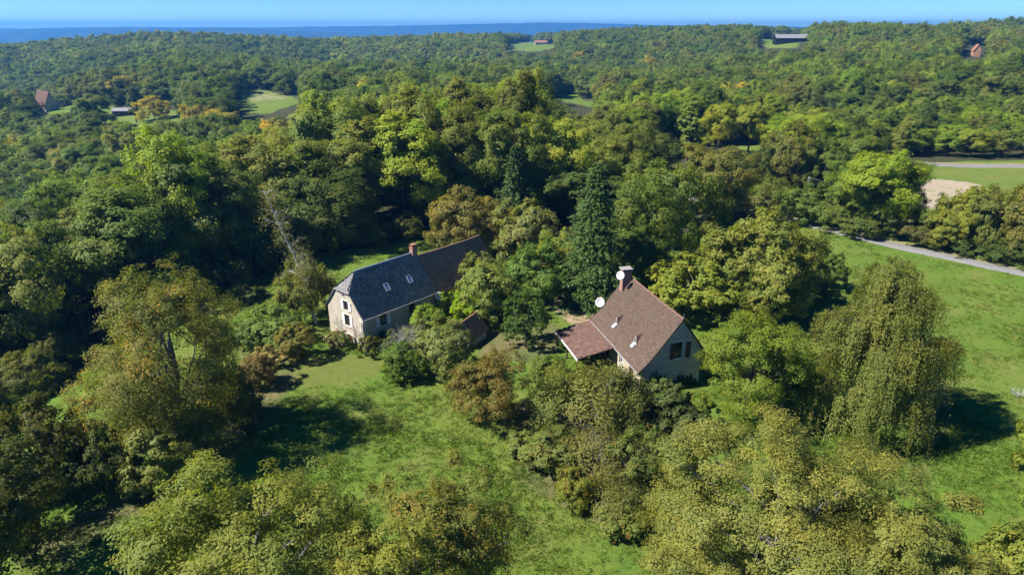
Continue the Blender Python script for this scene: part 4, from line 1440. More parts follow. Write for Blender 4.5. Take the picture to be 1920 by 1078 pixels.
add_hero('laurel_tree', 'darker green laurel-like tree between bright laurel and weeping birch', 'tree',
         broad_crown(9, R, H, .1, 18000, .2, 34, 10, flat=1.0, ragged=.16, trunk_r=.16, limbs=12), b, (.055, .095, .018))
b, H, R = spot(1108, 570, 300, 158)
add_hero('fir_tree', 'tall dark pointed fir standing behind the cottage', 'tree',
         conifer(10, R, H, .5, 70, 11, 62, .4, .15, ragged=.22), b, (.030, .058, .020), 'needle')
b, H, R = spot(966, 452, 268, 96)
add_hero('spruce_tree', 'dark drooping spruce in the wood edge above the barn wing', 'tree',
         conifer(11, R, H, 1.0, 46, 9, 34, .6, .24, droop=.5), b, (.020, .040, .014), 'needle')
b, H, R = spot(985, 648, 535, 94)
add_hero('clipped_evergreen', 'dense egg-shaped dark green evergreen left of the cottage porch', 'evergreen',
         broad_crown(12, R, H, .0, 24000, .15, 90, 8, flat=1.5, ragged=.03, fill=.6, trunk_r=.12, limbs=8, upright=.3, br=(.14, .22), skirt=.85), b, (.042, .078, .022))
b, H, R = spot(917, 790, 662, 146)
add_hero('copper_bush', 'rounded copper-tinged bush at the lawn edge left of the thicket', 'bush',
         broad_crown(13, R, H, .0, 26000, .17, 56, 9, flat=1.0, ragged=.12, fill=.55, trunk_r=.1, limbs=12, upright=.15), b, (.118, .108, .04), 'leaf_copper')
# silver birch leaning beside the farmhouse
b = ground_at(592, 607)
Hb = height_over(528, 350, b)
dpt = project(b)[0][2]
lx = (530 - 592) * dpt / FPX
rng = np.random.default_rng(14)
wood, PP, CC = [], [], []
tr = np.array([[0, 0, -.3], [lx * .1, .2, Hb * .25], [lx * .42, .3, Hb * .52], [lx * .78, .2, Hb * .78], [lx, 0, Hb * .99]])
ts = np.linspace(0, 1, 24)
tc = np.stack([np.interp(ts, [0, .25, .52, .78, 1], tr[:, k]) for k in range(3)], 1)
wood.append(tube(tc, np.linspace(.27, .05, 24), 8))
for i in range(42):
    k = rng.integers(6, 23)
    a = rng.uniform(0, 6.28)
    ln = rng.uniform(1.1, 2.7) * (1.15 - k / 30)
    e = tc[k] + np.array([math.cos(a) * ln, math.sin(a) * ln * .8, ln * rng.uniform(.2, .8)])
    p = bent(tc[k], e, rng, 5, .08, .12)
    wood.append(tube(p, np.linspace(.06, .012, 5), 4))
    for j in range(4):
        e2 = p[2 + j % 3] + rng.normal(size=3) * ln * .3
        wood.append(tube(bent(p[2 + j % 3], e2, rng, 3, .1), [.018, .012, .006], 3))
        m_ = rng.integers(10, 34) if k > 9 else rng.integers(40, 80)
        PP.append(e2 + rng.normal(size=(m_, 3)) * np.array([.36, .36, .55]) - np.array([0, 0, .3]))
        CC.append(np.full(m_, np.clip(.5 + .2 * rng.normal(), 0, 1)))
P_, C_ = np.concatenate(PP), np.concatenate(CC)
V_, F_ = leaves_dir(P_, np.array([0, 0, -1.0]) + rng.normal(size=P_.shape) * .6, rng.normal(size=P_.shape) + [-.4, -.6, .4], .155 * rng.uniform(.7, 1.3, len(P_)), .09)
add_hero('silver_birch', 'thin-leaved white-trunked birch leaning left beside the farmhouse', 'tree', ((V_, F_, rng.uniform(size=len(P_)), C_), merge(wood)), b, (.135, .14, .07), 'leaf', 'bark_birch')

# -- smaller hand-placed trees and shrubs:
# (shared crown, name, label, category, base column, base row, top row, width, colour, group)
T, S = 'tree', 'shrub'
PLANTS = [
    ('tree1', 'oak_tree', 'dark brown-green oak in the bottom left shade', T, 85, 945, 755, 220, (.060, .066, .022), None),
    ('tree3', 'oak_tree', 'green tree cut by the left edge above the shady corner', T, -30, 915, 690, 190, (.070, .095, .026), None),
    ('tree4', 'oak_tree', 'low dark tree in the bottom left corner', T, 10, 1120, 850, 250, (.052, .062, .020), None),
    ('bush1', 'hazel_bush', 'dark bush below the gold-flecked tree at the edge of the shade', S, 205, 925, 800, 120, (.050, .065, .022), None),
    ('bush0', 'hazel_bush', 'sunlit pale skirt bush in front of the gold-flecked tree', S, 322, 905, 770, 165, (.115, .130, .050), None),
    ('shrub0', 'yellow_shrub', 'small bright yellow-green shrub left of the gold-flecked tree', S, 163, 674, 645, 32, (.20, .22, .03), None),
    ('bush1', 'brush', 'brown brush right of the gold-flecked tree', S, 452, 790, 705, 90, (.105, .085, .045), None),
    ('bush3', 'brush', 'purplish dry brush at the top of the lawn', S, 486, 725, 660, 75, (.13, .10, .065), None),
    ('shrub0', 'brush', 'low straw-brown brush between fern patch and lawn', S, 520, 680, 648, 80, (.20, .165, .10), None),
    ('bush0', 'fern_patch', 'low grey-green bramble mound on the lawn left of the farmhouse', S, 510, 640, 582, 140, (.095, .135, .050), None),
    ('shrub1', 'fern_patch', 'green bramble tuft beside the leaning birch', S, 455, 632, 600, 80, (.075, .115, .035), None),
    ('bush2', 'apple_tree', 'small olive fruit tree in the lawn left of the farmhouse gable', T, 562, 672, 605, 78, (.135, .125, .050), None),
    ('bush1', 'birch_shoot', 'olive bushy growth around the foot of the leaning birch', S, 572, 600, 490, 80, (.120, .125, .048), None),
    ('bush2', 'plum_tree', 'small olive tree right behind the leaning birch', T, 596, 578, 495, 70, (.120, .125, .050), None),
    ('shrub2', 'rose_bush', 'straggly rose bush with pink flowers against the cream gable', S, 634, 652, 622, 46, (.10, .11, .045), None),
    ('shrub1', 'corner_shrub', 'small shrub at the front corner of the farmhouse', S, 690, 668, 628, 36, (.10, .105, .045), None),
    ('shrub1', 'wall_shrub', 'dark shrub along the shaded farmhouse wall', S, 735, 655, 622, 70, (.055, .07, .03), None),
    ('bush0', 'box_bush', 'dense green bush in front of the grey bare shrub', S, 757, 712, 640, 88, (.070, .110, .026), None),
    ('bush3', 'olive_bush', 'grey-green bush in front of the outhouse', S, 838, 708, 598, 118, (.120, .140, .068), None),
    ('bush1', 'olive_bush', 'small grey-green bush between grey bare shrub and outhouse', S, 800, 668, 600, 80, (.110, .130, .06), None),
    ('bush2', 'wisteria', 'vivid yellow-green creeper mound beside the barn wing', S, 878, 612, 545, 66, (.165, .225, .018), None),
    ('shrub1', 'wisteria', 'vivid yellow-green creeper at the farmhouse corner under the dish', S, 826, 592, 542, 44, (.15, .21, .02), None),
    ('bush2', 'wisteria', 'yellow-green creeper low against the farmhouse front wall', S, 800, 622, 570, 70, (.12, .17, .025), None),
    ('bush3', 'elder_bush', 'light green elder bush in front of the barn wing', S, 915, 598, 492, 120, (.125, .150, .055), None),
    ('bush0', 'elder_bush', 'grey-green elder at the end of the barn wing', S, 905, 560, 470, 90, (.11, .13, .05), None),
    ('bush1', 'fig_bush', 'leafy mid-green bush between barn wing and fir', S, 1008, 565, 452, 120, (.075, .120, .035), None),
    ('bush2', 'fig_bush', 'leafy green bush left of the egg-shaped evergreen', S, 935, 600, 528, 60, (.085, .12, .045), None),
    ('tree5', 'walnut_tree', 'russet brown walnut behind the barn wing', T, 872, 468, 350, 140, (.125, .110, .045), None),
    ('tree2', 'walnut_tree', 'olive brown walnut right of the barn wing gable', T, 925, 470, 372, 100, (.14, .125, .045), None),
    ('bush3', 'lichen_tree', 'pale grey-green lichen-covered tree above the barn wing end', T, 992, 500, 375, 115, (.135, .145, .075), None),
    ('tree3', 'hazel_tree', 'yellowish tree left of the tall fir', T, 1052, 545, 425, 80, (.150, .165, .045), None),
    ('tree3', 'maple_tree', 'olive green tree right of the tall fir', T, 1205, 520, 318, 130, (.082, .110, .030), None),
    ('tree0', 'maple_tree', 'rounded green tree behind the cottage chimney', T, 1192, 545, 425, 110, (.066, .098, .028), None),
    ('tree4', 'maple_tree', 'broad mid-green tree behind the hazel above the cottage ridge', T, 1262, 470, 290, 170, (.080, .108, .030), None),
    ('bush1', 'hazel_bush', 'yellow-green hazel bush right behind the cottage ridge', S, 1290, 592, 485, 165, (.140, .160, .036), None),
    ('bush3', 'hazel_bush', 'yellow-green hazel with bare pale stems beside the willow', S, 1345, 588, 470, 110, (.120, .140, .045), None),
    ('tree3', 'willow_tree', 'large feathery olive willow at the left end of the meadow', T, 1412, 592, 398, 205, (.125, .138, .045), None),
    ('tree3', 'willow_tree', 'darker olive willow crown right of the large willow', T, 1470, 588, 452, 110, (.085, .105, .034), None),
    ('tree0', 'willow_tree', 'dark green shrubby tree low in front of the large willow', T, 1378, 592, 500, 120, (.080, .110, .030), None),
    ('bush2', 'thorn_bush', 'dark pointed bush alone at the meadow edge', S, 1550, 545, 472, 62, (.075, .105, .030), None),
    ('bush0', 'thorn_bush', 'low dark bush behind the crown of the weeping birch', S, 1520, 560, 512, 90, (.045, .07, .022), None),
    ('tree2', 'maple_tree', 'brownish tree at the far end of the near lane', T, 1335, 425, 262, 130, (.115, .115, .04), None),
    ('bush1', 'hedge_bush', 'low olive bush between the near lane end and the wood', S, 1400, 395, 348, 110, (.095, .10, .04), None),
    ('bush0', 'hedge_bush', 'low green bush at the lane bend', S, 1448, 388, 345, 90, (.09, .115, .035), None),
    # hedgerow on the far side of the lane
    ('tree0', 'hedge_tree', 'bright yellow-green tree in the hedgerow beside the lane', T, 1640, 442, 268, 138, (.150, .190, .030), None),
    ('tree3', 'hedge_tree', 'green tree left of the bright hedgerow tree', T, 1592, 428, 300, 100, (.095, .135, .03), None),
    ('tree1', 'hedge_tree', 'dark green tree right of the bright hedgerow tree', T, 1682, 436, 318, 70, (.050, .075, .02), None),
    ('bush0', 'hedge_bush', 'dark hedgerow bush below the utility pole', S, 1500, 416, 345, 95, (.075, .105, .032), None),
    ('bush1', 'hedge_bush', 'mid-green hedgerow bush right of the utility pole', S, 1548, 424, 348, 90, (.090, .120, .035), None),
    ('bush2', 'hedge_bush', 'bramble bank at the foot of the bright hedgerow tree', S, 1605, 438, 398, 110, (.070, .090, .032), None),
    ('bush1', 'hedge_bush', 'thorny brown-green bush under the wires', S, 1722, 460, 400, 70, (.085, .085, .04), None),
    ('bush3', 'hedge_bush', 'yellowish hedgerow bush right of the wires', S, 1762, 468, 392, 80, (.13, .14, .035), None),
    ('tree3', 'hedge_tree', 'yellow-topped tree between straw field and lane', T, 1800, 462, 352, 105, (.135, .150, .035), None),
    ('tree4', 'hedge_tree', 'olive tree second from the right edge of the hedgerow', T, 1855, 474, 345, 115, (.095, .108, .034), None),
    ('tree1', 'hedge_tree', 'olive brown tree of the hedgerow cut by the right edge', T, 1920, 484, 328, 140, (.110, .105, .036), None),
    ('bush0', 'hedge_bush', 'dark bramble bank under the right-hand hedgerow trees', S, 1815, 474, 444, 100, (.048, .070, .026), None),
    ('bush2', 'hedge_bush', 'dark bramble bank at the right edge beside the lane', S, 1890, 490, 452, 110, (.045, .066, .026), None),
    ('bush3', 'hedge_bush', 'brownish scrub right at the lane bend below the wood', S, 1352, 405, 345, 90, (.105, .10, .045), None),
    ('bush1', 'hedge_bush', 'low green scrub mound left of the utility pole', S, 1425, 372, 330, 110, (.10, .115, .04), None),
    ('bush2', 'hedge_bush', 'rusty low scrub under the brownish lane-end tree', S, 1345, 372, 335, 80, (.13, .105, .05), None),
    ('bush0', 'hedge_bush', 'dark low scrub below the two yellow trees', S, 1395, 322, 288, 80, (.06, .075, .03), None),
    ('bush1', 'hedge_bush', 'green scrub between poplar and yellow trees', S, 1330, 330, 280, 80, (.085, .10, .035), None),
    ('tree1', 'field_tree', 'dark bushy tree left of the brown-green round tree', T, 1425, 348, 268, 70, (.055, .075, .025), None),
    ('tree5', 'field_tree', 'brown-green round tree left of the straw field', T, 1472, 345, 228, 110, (.095, .10, .034), None),
    ('tree2', 'field_tree', 'green tree behind the utility pole', T, 1540, 352, 255, 90, (.08, .11, .03), None),
    ('tree0', 'field_tree', 'mid-green tree left behind the bright hedgerow tree', T, 1595, 345, 240, 80, (.10, .13, .035), None),
    ('column', 'poplar_tree', 'tall pale poplar rising from the middle of the wood', T, 1286, 318, 180, 46, (.125, .155, .05), None),
    ('tree4', 'yellow_maple', 'left one of two yellow trees in the valley beyond the willow', T, 1345, 290, 188, 62, (.18, .19, .03), None),
    ('tree0', 'yellow_maple', 'right one of two yellow trees in the valley beyond the willow', T, 1402, 288, 186, 66, (.17, .185, .03), None),
    # thicket between lawn and cottage
    ('loose0', 'hazel_bush', 'tall sparse olive hazel hiding the cottage front', S, 1092, 800, 650, 200, (.125, .13, .055), None),
    ('loose2', 'hazel_bush', 'olive hazel right in the thicket below the cottage corner', S, 1158, 790, 665, 140, (.115, .125, .05), None),
    ('loose2', 'hazel_bush', 'greenish hazel left in the thicket below the porch', S, 1042, 790, 690, 130, (.11, .13, .05), None),
    ('loose1', 'bramble', 'brown bramble heap with red leaves in the middle of the thicket', S, 1115, 890, 790, 160, (.115, .115, .05), None),
    ('bush1', 'bramble', 'green bramble heap at the lawn edge of the thicket', S, 1035, 880, 810, 115, (.105, .125, .05), None),
    ('bush1', 'bramble', 'dark green bramble heap at the right of the thicket', S, 1200, 900, 800, 110, (.085, .105, .036), None),
    ('bush0', 'bramble', 'yellow-leaved bramble low in the thicket', S, 1075, 945, 880, 80, (.13, .14, .035), None),
    ('loose0', 'bramble', 'red-flecked bramble at the foot of the thicket', S, 1140, 975, 885, 140, (.11, .12, .048), None),
    ('shrub1', 'bramble', 'low bramble tuft nearest the lawn below the thicket', S, 1170, 1000, 955, 90, (.11, .13, .045), None),
    ('shrub2', 'bramble', 'small bramble tuft left of the thicket', S, 985, 850, 815, 70, (.12, .14, .05), None),
    ('bush2', 'juniper', 'rounded grey-green juniper under the cottage gable window', S, 1243, 768, 712, 78, (.080, .105, .055), None),
    ('shrub1', 'juniper', 'low dark grey-green scrub below the juniper', S, 1275, 820, 770, 90, (.055, .070, .038), None),
    ('shrub2', 'juniper', 'low dark scrub left of the bright laurel', S, 1320, 830, 785, 80, (.052, .072, .032), None),
    ('shrub0', 'nettle_patch', 'small light green tuft between juniper and bright laurel', S, 1305, 765, 738, 50, (.11, .14, .035), None),
    ('bush2', 'edge_tree', 'yellow-green bough tree cut by the right edge above the shadow', T, 1945, 905, 770, 110, (.14, .165, .04), None),
    ('bush1', 'edge_shrub', 'yellow shrub in the bottom right corner', S, 1900, 1130, 985, 150, (.135, .148, .04), None),
    ('shrub0', 'edge_shrub', 'low green shrub at right edge above the corner', S, 1930, 960, 920, 60, (.11, .16, .035), None),
    ('bush0', 'box_bush', 'dark green bush below the porch end', S, 1030, 715, 668, 80, (.085, .115, .035), None),
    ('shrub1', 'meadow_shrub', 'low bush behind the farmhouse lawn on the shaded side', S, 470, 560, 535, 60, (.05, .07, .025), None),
]
HERO_XY = []
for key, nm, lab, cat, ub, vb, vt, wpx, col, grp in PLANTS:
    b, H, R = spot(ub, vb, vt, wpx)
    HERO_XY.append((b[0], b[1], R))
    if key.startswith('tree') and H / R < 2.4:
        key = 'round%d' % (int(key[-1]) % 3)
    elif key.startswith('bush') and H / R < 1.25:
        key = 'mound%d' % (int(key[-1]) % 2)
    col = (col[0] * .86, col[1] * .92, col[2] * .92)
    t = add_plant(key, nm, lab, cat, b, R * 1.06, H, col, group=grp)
    if nm == 'bramble':
        for c in t.children:
            if c.name.startswith('crown'):
                c.data = c.data.copy()
                c.data.materials[0] = M['leaf_red']

# understorey along the edge of the wood
rng = np.random.default_rng(404)
edge_pts = np.array([(-58, 44), (-56, 54), (-49, 66), (-42, 80), (-32, 97), (-20, 102), (-8, 107)], float)
es = np.concatenate([[0], np.cumsum(np.linalg.norm(np.diff(edge_pts, axis=0), axis=1))])
NTH = ['leftmost', 'second from left', 'third from left', 'fourth from left', 'fifth from left', 'sixth from left', 'seventh from left', 'eighth from left', 'ninth from left', 'tenth from left',
       'eleventh from left', 'twelfth from left', 'thirteenth from left', 'fourteenth from left', 'fifteenth from left', 'rightmost']
for k in range(16):
    q = es[-1] * (k + .5 + rng.uniform(-.25, .25)) / 16
    x, y = np.interp(q, es, edge_pts[:, 0]) + rng.normal() * .8 - 1.0, np.interp(q, es, edge_pts[:, 1]) + rng.normal() * .8 + 1.2
    R = rng.uniform(2.6, 4.2)
    tone, col = (('dark green', (.045, .07, .02)), ('mid-green', (.058, .088, .024)), ('olive', (.076, .092, .03)))[rng.integers(3)]
    add_plant('round%d' % rng.integers(3), 'edge_bush', '%s understorey bush along the edge of the wood, %s in the row' % (tone, NTH[k]), 'bush', (x, y, gz(x, y)), R, R * rng.uniform(1.4, 2.1), col, group='understorey bushes along the edge of the wood')
    HERO_XY.append((x, y, R * .3))

# bare shrubs
b, H, R = spot(772, 690, 578, 92)
_, w_ = twiggy(51, R * .8, H * .85, 13, 5, .05, 0)
o = obj('bare_shrub', mesh_np('bare_shrub', *w_, M['twig_dry']), loc=b)
tag(o, 'leafless grey shrub in front of the farmhouse window', 'shrub')
b, H, R = spot(1118, 880, 770, 130)
_, w_ = twiggy(52, R, H * .7, 12, 4, .045, 0)
tag(obj('bare_shrub', mesh_np('bare_shrub', *w_, M['twig_dry']), loc=b), 'dead grey branches tangled in the middle of the thicket', 'shrub')
b, H, R = spot(1906, 742, 702, 36)
_, w_ = twiggy(53, R, H * .7, 4, 3, .05, 0, spread=.6)
tag(obj('dead_sapling', mesh_np('dead_sapling', *w_, M['bark_birch']), loc=b), 'dead white sapling alone on the meadow at the right edge', 'sapling')
b, H, R = spot(1030, 372, 318, 40)
_, w_ = twiggy(54, R, H * .7, 7, 5, .12, 0)
tag(obj('bare_tree', mesh_np('bare_tree', *w_, M['twig_dry']), loc=b), 'bare grey tree in the wood right of the dark spruce', 'tree')
# roses on the gable bush
b, H, R = spot(634, 652, 626, 40)
rng = np.random.default_rng(77)
n_ = 90
P_ = b + np.stack([rng.normal(size=n_) * R * .6, rng.normal(size=n_) * R * .6, rng.uniform(.4, 1.1, n_) * H], 1)
V_, F_ = leaves(P_, rng.normal(size=(n_, 3)) + [-.5, -.5, .8], .15, .15, rng)
M['petal'] = plain('rose_petal', (.62, .28, .3), .6, .2, .2)
o = tag(obj('rose_flowers', mesh_np('rose_flowers', V_, F_, M['petal'])), 'pink roses on the bush against the cream gable', 'flowers', kind='stuff')

# ------------------------------------------------------------------ utility poles and wires
poles = []
for ub, vb, vt, lab in ((1507, 394, 356, 'pale wooden utility pole in the hedgerow beside the lane'), (1838, 478, 402, 'wooden utility pole half hidden in the right-hand hedgerow')):
    b = ground_at(ub, vb)
    H = max(6.5, height_over(ub, vt, b))
    t = thing('utility_pole', lab, 'utility pole', b, math.radians(-40), group='utility poles along the lane')
    MB().tube([(0, 0, -.5), (0, 0, H)], [.15, .1], 8).build('post', M['bark_grey'], t)
    MB().box(-.12, .12, -.16, .16, H - .32, H - .2).build('bracket', M['zinc'], t)
    for x in (-.1, .1):
        MB().tube([(x, 0, H - .2), (x, 0, H - .02)], [.05, .03], 6).build('insulator', M['dish'], t)
    poles.append((b, H))
(b0, h0), (b1, h1) = poles
for k, off in enumerate((-.1, .1)):
    p0, p1 = b0 + [off * .77, -off * .64, h0 - .02], b1 + [off * .77, -off * .64, h1 - .02]
    q = np.linspace(0, 1, 14)[:, None]
    p = p0 + (p1 - p0) * q
    p[:, 2] -= 1.2 * np.sin(q[:, 0] * math.pi)
    o = obj('overhead_wire', mesh_np('overhead_wire', *tube(p, .009, 4), M['gutter']))
    tag(o, ('left' if k == 0 else 'right') + '-hand one of two thin overhead wires sagging between the hedgerow poles', 'wire', 'wires between the utility poles')

# ------------------------------------------------------------------ far buildings
def far_house(name, label, cat, u, v, w, d, eave, ridge, az, wallm, roofm, Y=None, chim=True, openings=3):
    b = ground_at(u, v)
    t = thing(name, label, cat, b, az)
    mb = MB()
    holes = [(w * (k + .5) / openings - .5, w * (k + .5) / openings + .5, .9, 2.2) for k in range(openings)]
    f0 = Frame((-w / 2, -d / 2, 0), (1, 0, 0), (0, -1, 0))
    wall(mb, f0, [(0, eave), (w, eave)], holes, zb=-2)
    wall(mb, Frame((-w / 2, d / 2, 0), (1, 0, 0), (0, 1, 0)), [(0, eave), (w, eave)], [], zb=-2)
    for s in (-1, 1):
        wall(mb, Frame((s * w / 2, -d / 2, 0), (0, 1, 0), (s, 0, 0)), [(0, eave), (d / 2, ridge - .1), (d, eave)], [], zb=-2)
    mb.build('wall', wallm, t)
    for h in holes:
        f0.box(MB(), h[0], h[1], h[2], h[3], -.2, -.15).build('window', M['glass'], t)
    mb = MB()
    k = (ridge - eave) / (d / 2)
    for s in (-1, 1):
        mb.prism([(-w / 2 - .4, s * (d / 2 + .4), eave - .4 * k), (w / 2 + .4, s * (d / 2 + .4), eave - .4 * k), (w / 2 + .4, 0, ridge), (-w / 2 - .4, 0, ridge)], (0, 0, .18))
    r = mb.build('roof', roofm, t)
    if chim:
        MB().box(w * .3, w * .3 + .8, -.4, .4, ridge - .6, ridge + 1.0).build('chimney', M['brick'], r)
    return t

far_house('country_house', 'steep brown-roofed country house deep among trees at the left edge', 'house', 90, 209, 10, 8, 4.2, 11.5, math.radians(-25), M['plaster'], M['brown_far'] if 'brown_far' in M else plain('brown_far', (.12, .066, .05), .85, .2, .3, 2))
far_house('long_shed', 'long low grey-roofed shed beside a thin poplar in the left valley', 'shed', 236, 216, 11, 6, 2.4, 3.6, math.radians(4), M['brown_wood'], plain('grey_sheet', (.2, .19, .2), .6, .4, .1, 2), chim=False)
far_house('bungalow', 'orange-roofed bungalow at the top of the far clearing', 'house', 1014, 84, 20, 9, 3.0, 6.4, math.radians(6), M['plaster'], M['orange_tile'], chim=False, openings=4)
far_house('barn', 'long grey-roofed barn on the skyline field', 'barn', 1481, 80, 30, 12, 4.0, 7.2, math.radians(-4), M['dark'], plain('pale_sheet', (.19, .19, .2), .6, .4, .1, 1), chim=False, openings=5)
far_house('hill_house', 'orange-tiled house gable among trees high on the right-hand hill', 'house', 1828, 106, 5.5, 5, 4.5, 8.8, math.radians(75), plain('orange_wall', (.36, .2, .11), .8, .2, .2, 1), M['orange_tile'], chim=False)

# ------------------------------------------------------------------ woodland
KEEP_CLEAR = [  # (pixel polygon, distance behind which trees may stand)
    (FIELD_PIX['left'], 440), (FIELD_PIX['centre'], 440), (FIELD_PIX['crest'], 1250), (FIELD_PIX['barn'], 980), (FIELD_PIX['green'], 210),
    ([(1690, 296), (1930, 296), (1930, 350), (1850, 352), (1745, 398), (1690, 385)], 190),
    ([(72, 180), (108, 180), (112, 212), (72, 212)], 420), ([(212, 200), (252, 200), (252, 216), (212, 216)], 420),
    ([(1808, 80), (1846, 80), (1846, 106), (1808, 106)], 640), ([(998, 72), (1036, 72), (1036, 86), (998, 86)], 1250), ([(1462, 68), (1506, 68), (1506, 82), (1462, 82)], 980),
    ([(248, 170), (325, 178), (325, 226), (248, 226)], 385),
    ([(1318, 192), (1432, 192), (1432, 280), (1318, 270)], 205), ([(1272, 185), (1300, 185), (1305, 290), (1268, 290)], 190)]
rng = np.random.default_rng(99)
cand = []
y = 46.0
while y < 1480:
    sp_ = 6.8 if y < 240 else min(6.8 + (y - 240) * .0024, 9.5)
    half = .84 * y + 34
    n = int(2 * half / sp_)
    x = -half + (np.arange(n) + rng.uniform(-.42, .42, n)) * sp_
    yy = y + rng.uniform(-.42, .42, n) * sp_
    cand.append(np.stack([x, yy, np.full(n, sp_)], 1))
    y += sp_
cand = np.concatenate(cand)
ok = ~inside(cand[:, 0], cand[:, 1], GARDEN)
for p in FIELDS.values():
    ok &= ~inside(cand[:, 0], cand[:, 1], p)
cand = cand[ok]
z = ground_z(cand[:, 0], cand[:, 1])
nC = len(cand)
def lowfreq(x, y, s, ph):
    return np.sin(x / s + ph + 1.7 * np.sin(y / s * .8 + ph)) * np.cos(y / s * 1.1 - ph + 1.2 * np.sin(x / s * .6))
lf = lowfreq(cand[:, 0], cand[:, 1], 30, 1.0) * .5 + lowfreq(cand[:, 0], cand[:, 1], 75, 2.2) * .6
Rr = cand[:, 2] * rng.uniform(.58, .92, nC)
Hh = np.clip(rng.normal(15.5, 2.2, nC) + lf * 1.2, 10, 21)
Hh = np.where(cand[:, 1] > 240, Hh * .93, Hh)
near_wood = (cand[:, 1] < 175) & (cand[:, 0] < 12) & (cand[:, 0] > -50)
Hh = np.where(near_wood, Hh * 1.22, Hh)
Rr = np.where(near_wood, Rr * 1.12, Rr)
edge_low = (cand[:, 0] > 12) & (cand[:, 1] < 190)
Hh = np.where(edge_low, Hh * .82, Hh)
# young growth along the foot of the right-hand hill
foot = (cand[:, 0] > 85) & (cand[:, 1] < 260)
Hh = np.where(foot, Hh * .62, Hh)
Rr = np.where(foot, Rr * .62, Rr)
tops = project(np.stack([cand[:, 0], cand[:, 1], z + Hh], 1))
mids = project(np.stack([cand[:, 0], cand[:, 1], z + Hh * .6], 1))
base_ = project(np.stack([cand[:, 0], cand[:, 1], z], 1))
rp = Rr * 1.25 * FPX / mids[:, 2]
ok = (tops[:, 2] > 0) & (mids[:, 0] > -260) & (mids[:, 0] < 2180)
for poly, dist in KEEP_CLEAR:
    hit = np.zeros(nC, bool)
    for dx in (-.95, -.5, 0, .5, .95):
        for f in (0, .2, .4, .6, .8, 1):
            hit |= inside(base_[:, 0] + (tops[:, 0] - base_[:, 0]) * f + dx * rp, base_[:, 1] + (tops[:, 1] - base_[:, 1]) * f, poly)
    ok &= ~(hit & (cand[:, 1] < dist))
for hx, hy, hr in HERO_XY:
    ok &= ~(np.hypot(cand[:, 0] - hx, cand[:, 1] - hy) < (hr * .75 + Rr * .45))
idx = np.flatnonzero(ok)
# which trees show: paint crowns front to back on a coarse grid
GW, GH = 480, 270
cover = np.zeros((GH, GW), bool)
gyy, gxx = np.mgrid[0:GH, 0:GW]
shown = np.zeros(nC)
for i in idx[np.argsort(cand[idx, 1])]:
    cx, cyy = mids[i, 0] / 4, mids[i, 1] / 4
    rx_, ry_ = rp[i] / 4, max((base_[i, 1] - tops[i, 1]) / 8 * .85, .8)
    x0, x1, y0, y1 = int(max(0, cx - rx_)), int(min(GW, cx + rx_ + 1)), int(max(0, cyy - ry_)), int(min(GH, cyy + ry_ + 1))
    if x1 <= x0 or y1 <= y0:
        continue
    mk = ((gxx[y0:y1, x0:x1] - cx) / rx_) ** 2 + ((gyy[y0:y1, x0:x1] - cyy) / ry_) ** 2 < 1
    shown[i] = (mk & ~cover[y0:y1, x0:x1]).sum()
    cover[y0:y1, x0:x1] |= mk
rank = idx[np.argsort(-shown[idx])]
single = set(rank[:285].tolist())

TONES = [('dark green', (.042, .068, .020)), ('deep green', (.033, .056, .018)), ('mid-green', (.060, .094, .025)), ('olive', (.078, .100, .033)), ('bright green', (.088, .134, .028)),
         ('yellow-green', (.112, .145, .028)), ('golden', (.19, .172, .035)), ('brown-green', (.092, .094, .036))]
def tone_of(i):
    x, y = cand[i, 0], cand[i, 1]
    u = rng.uniform()
    right = x > .32 * y + 10
    if right:
        w = [.06, .02, .30, .32, .19, .09, .005, .02]
    elif y < 150 and x < 5:
        w = [.16, .05, .36, .28, .06, .05, .01, .03]
    elif x < -.25 * y:
        w = [.22, .08, .36, .24, .05, .03, .005, .015]
    else:
        w = [.13, .04, .34, .32, .09, .06, .005, .02]
    k = int(np.searchsorted(np.cumsum(w), u * sum(w)))
    k = min(k, 7)
    if lf[i] > .55 and k < 3 and u < .7:
        k = 3
    return k

def region_of(u, v, y):
    if y > 235:
        return 'across the valley on the left' if u < 700 else ('across the valley in the middle' if u < 1250 else 'on the wooded hill at right')
    if u < 260:
        return 'on the slope above the left edge'
    if u < 520:
        return 'in the wood behind the gold-flecked tree'
    if u < 780:
        return 'in the wood behind the farmhouse slate roof'
    if u < 950:
        return 'in the wood behind the barn wing'
    if u < 1090:
        return 'in the wood around the dark spruce'
    if u < 1290:
        return 'in the wood behind the tall fir'
    if u < 1480:
        return 'around the two yellow trees'
    return 'at the foot of the right-hand hill'

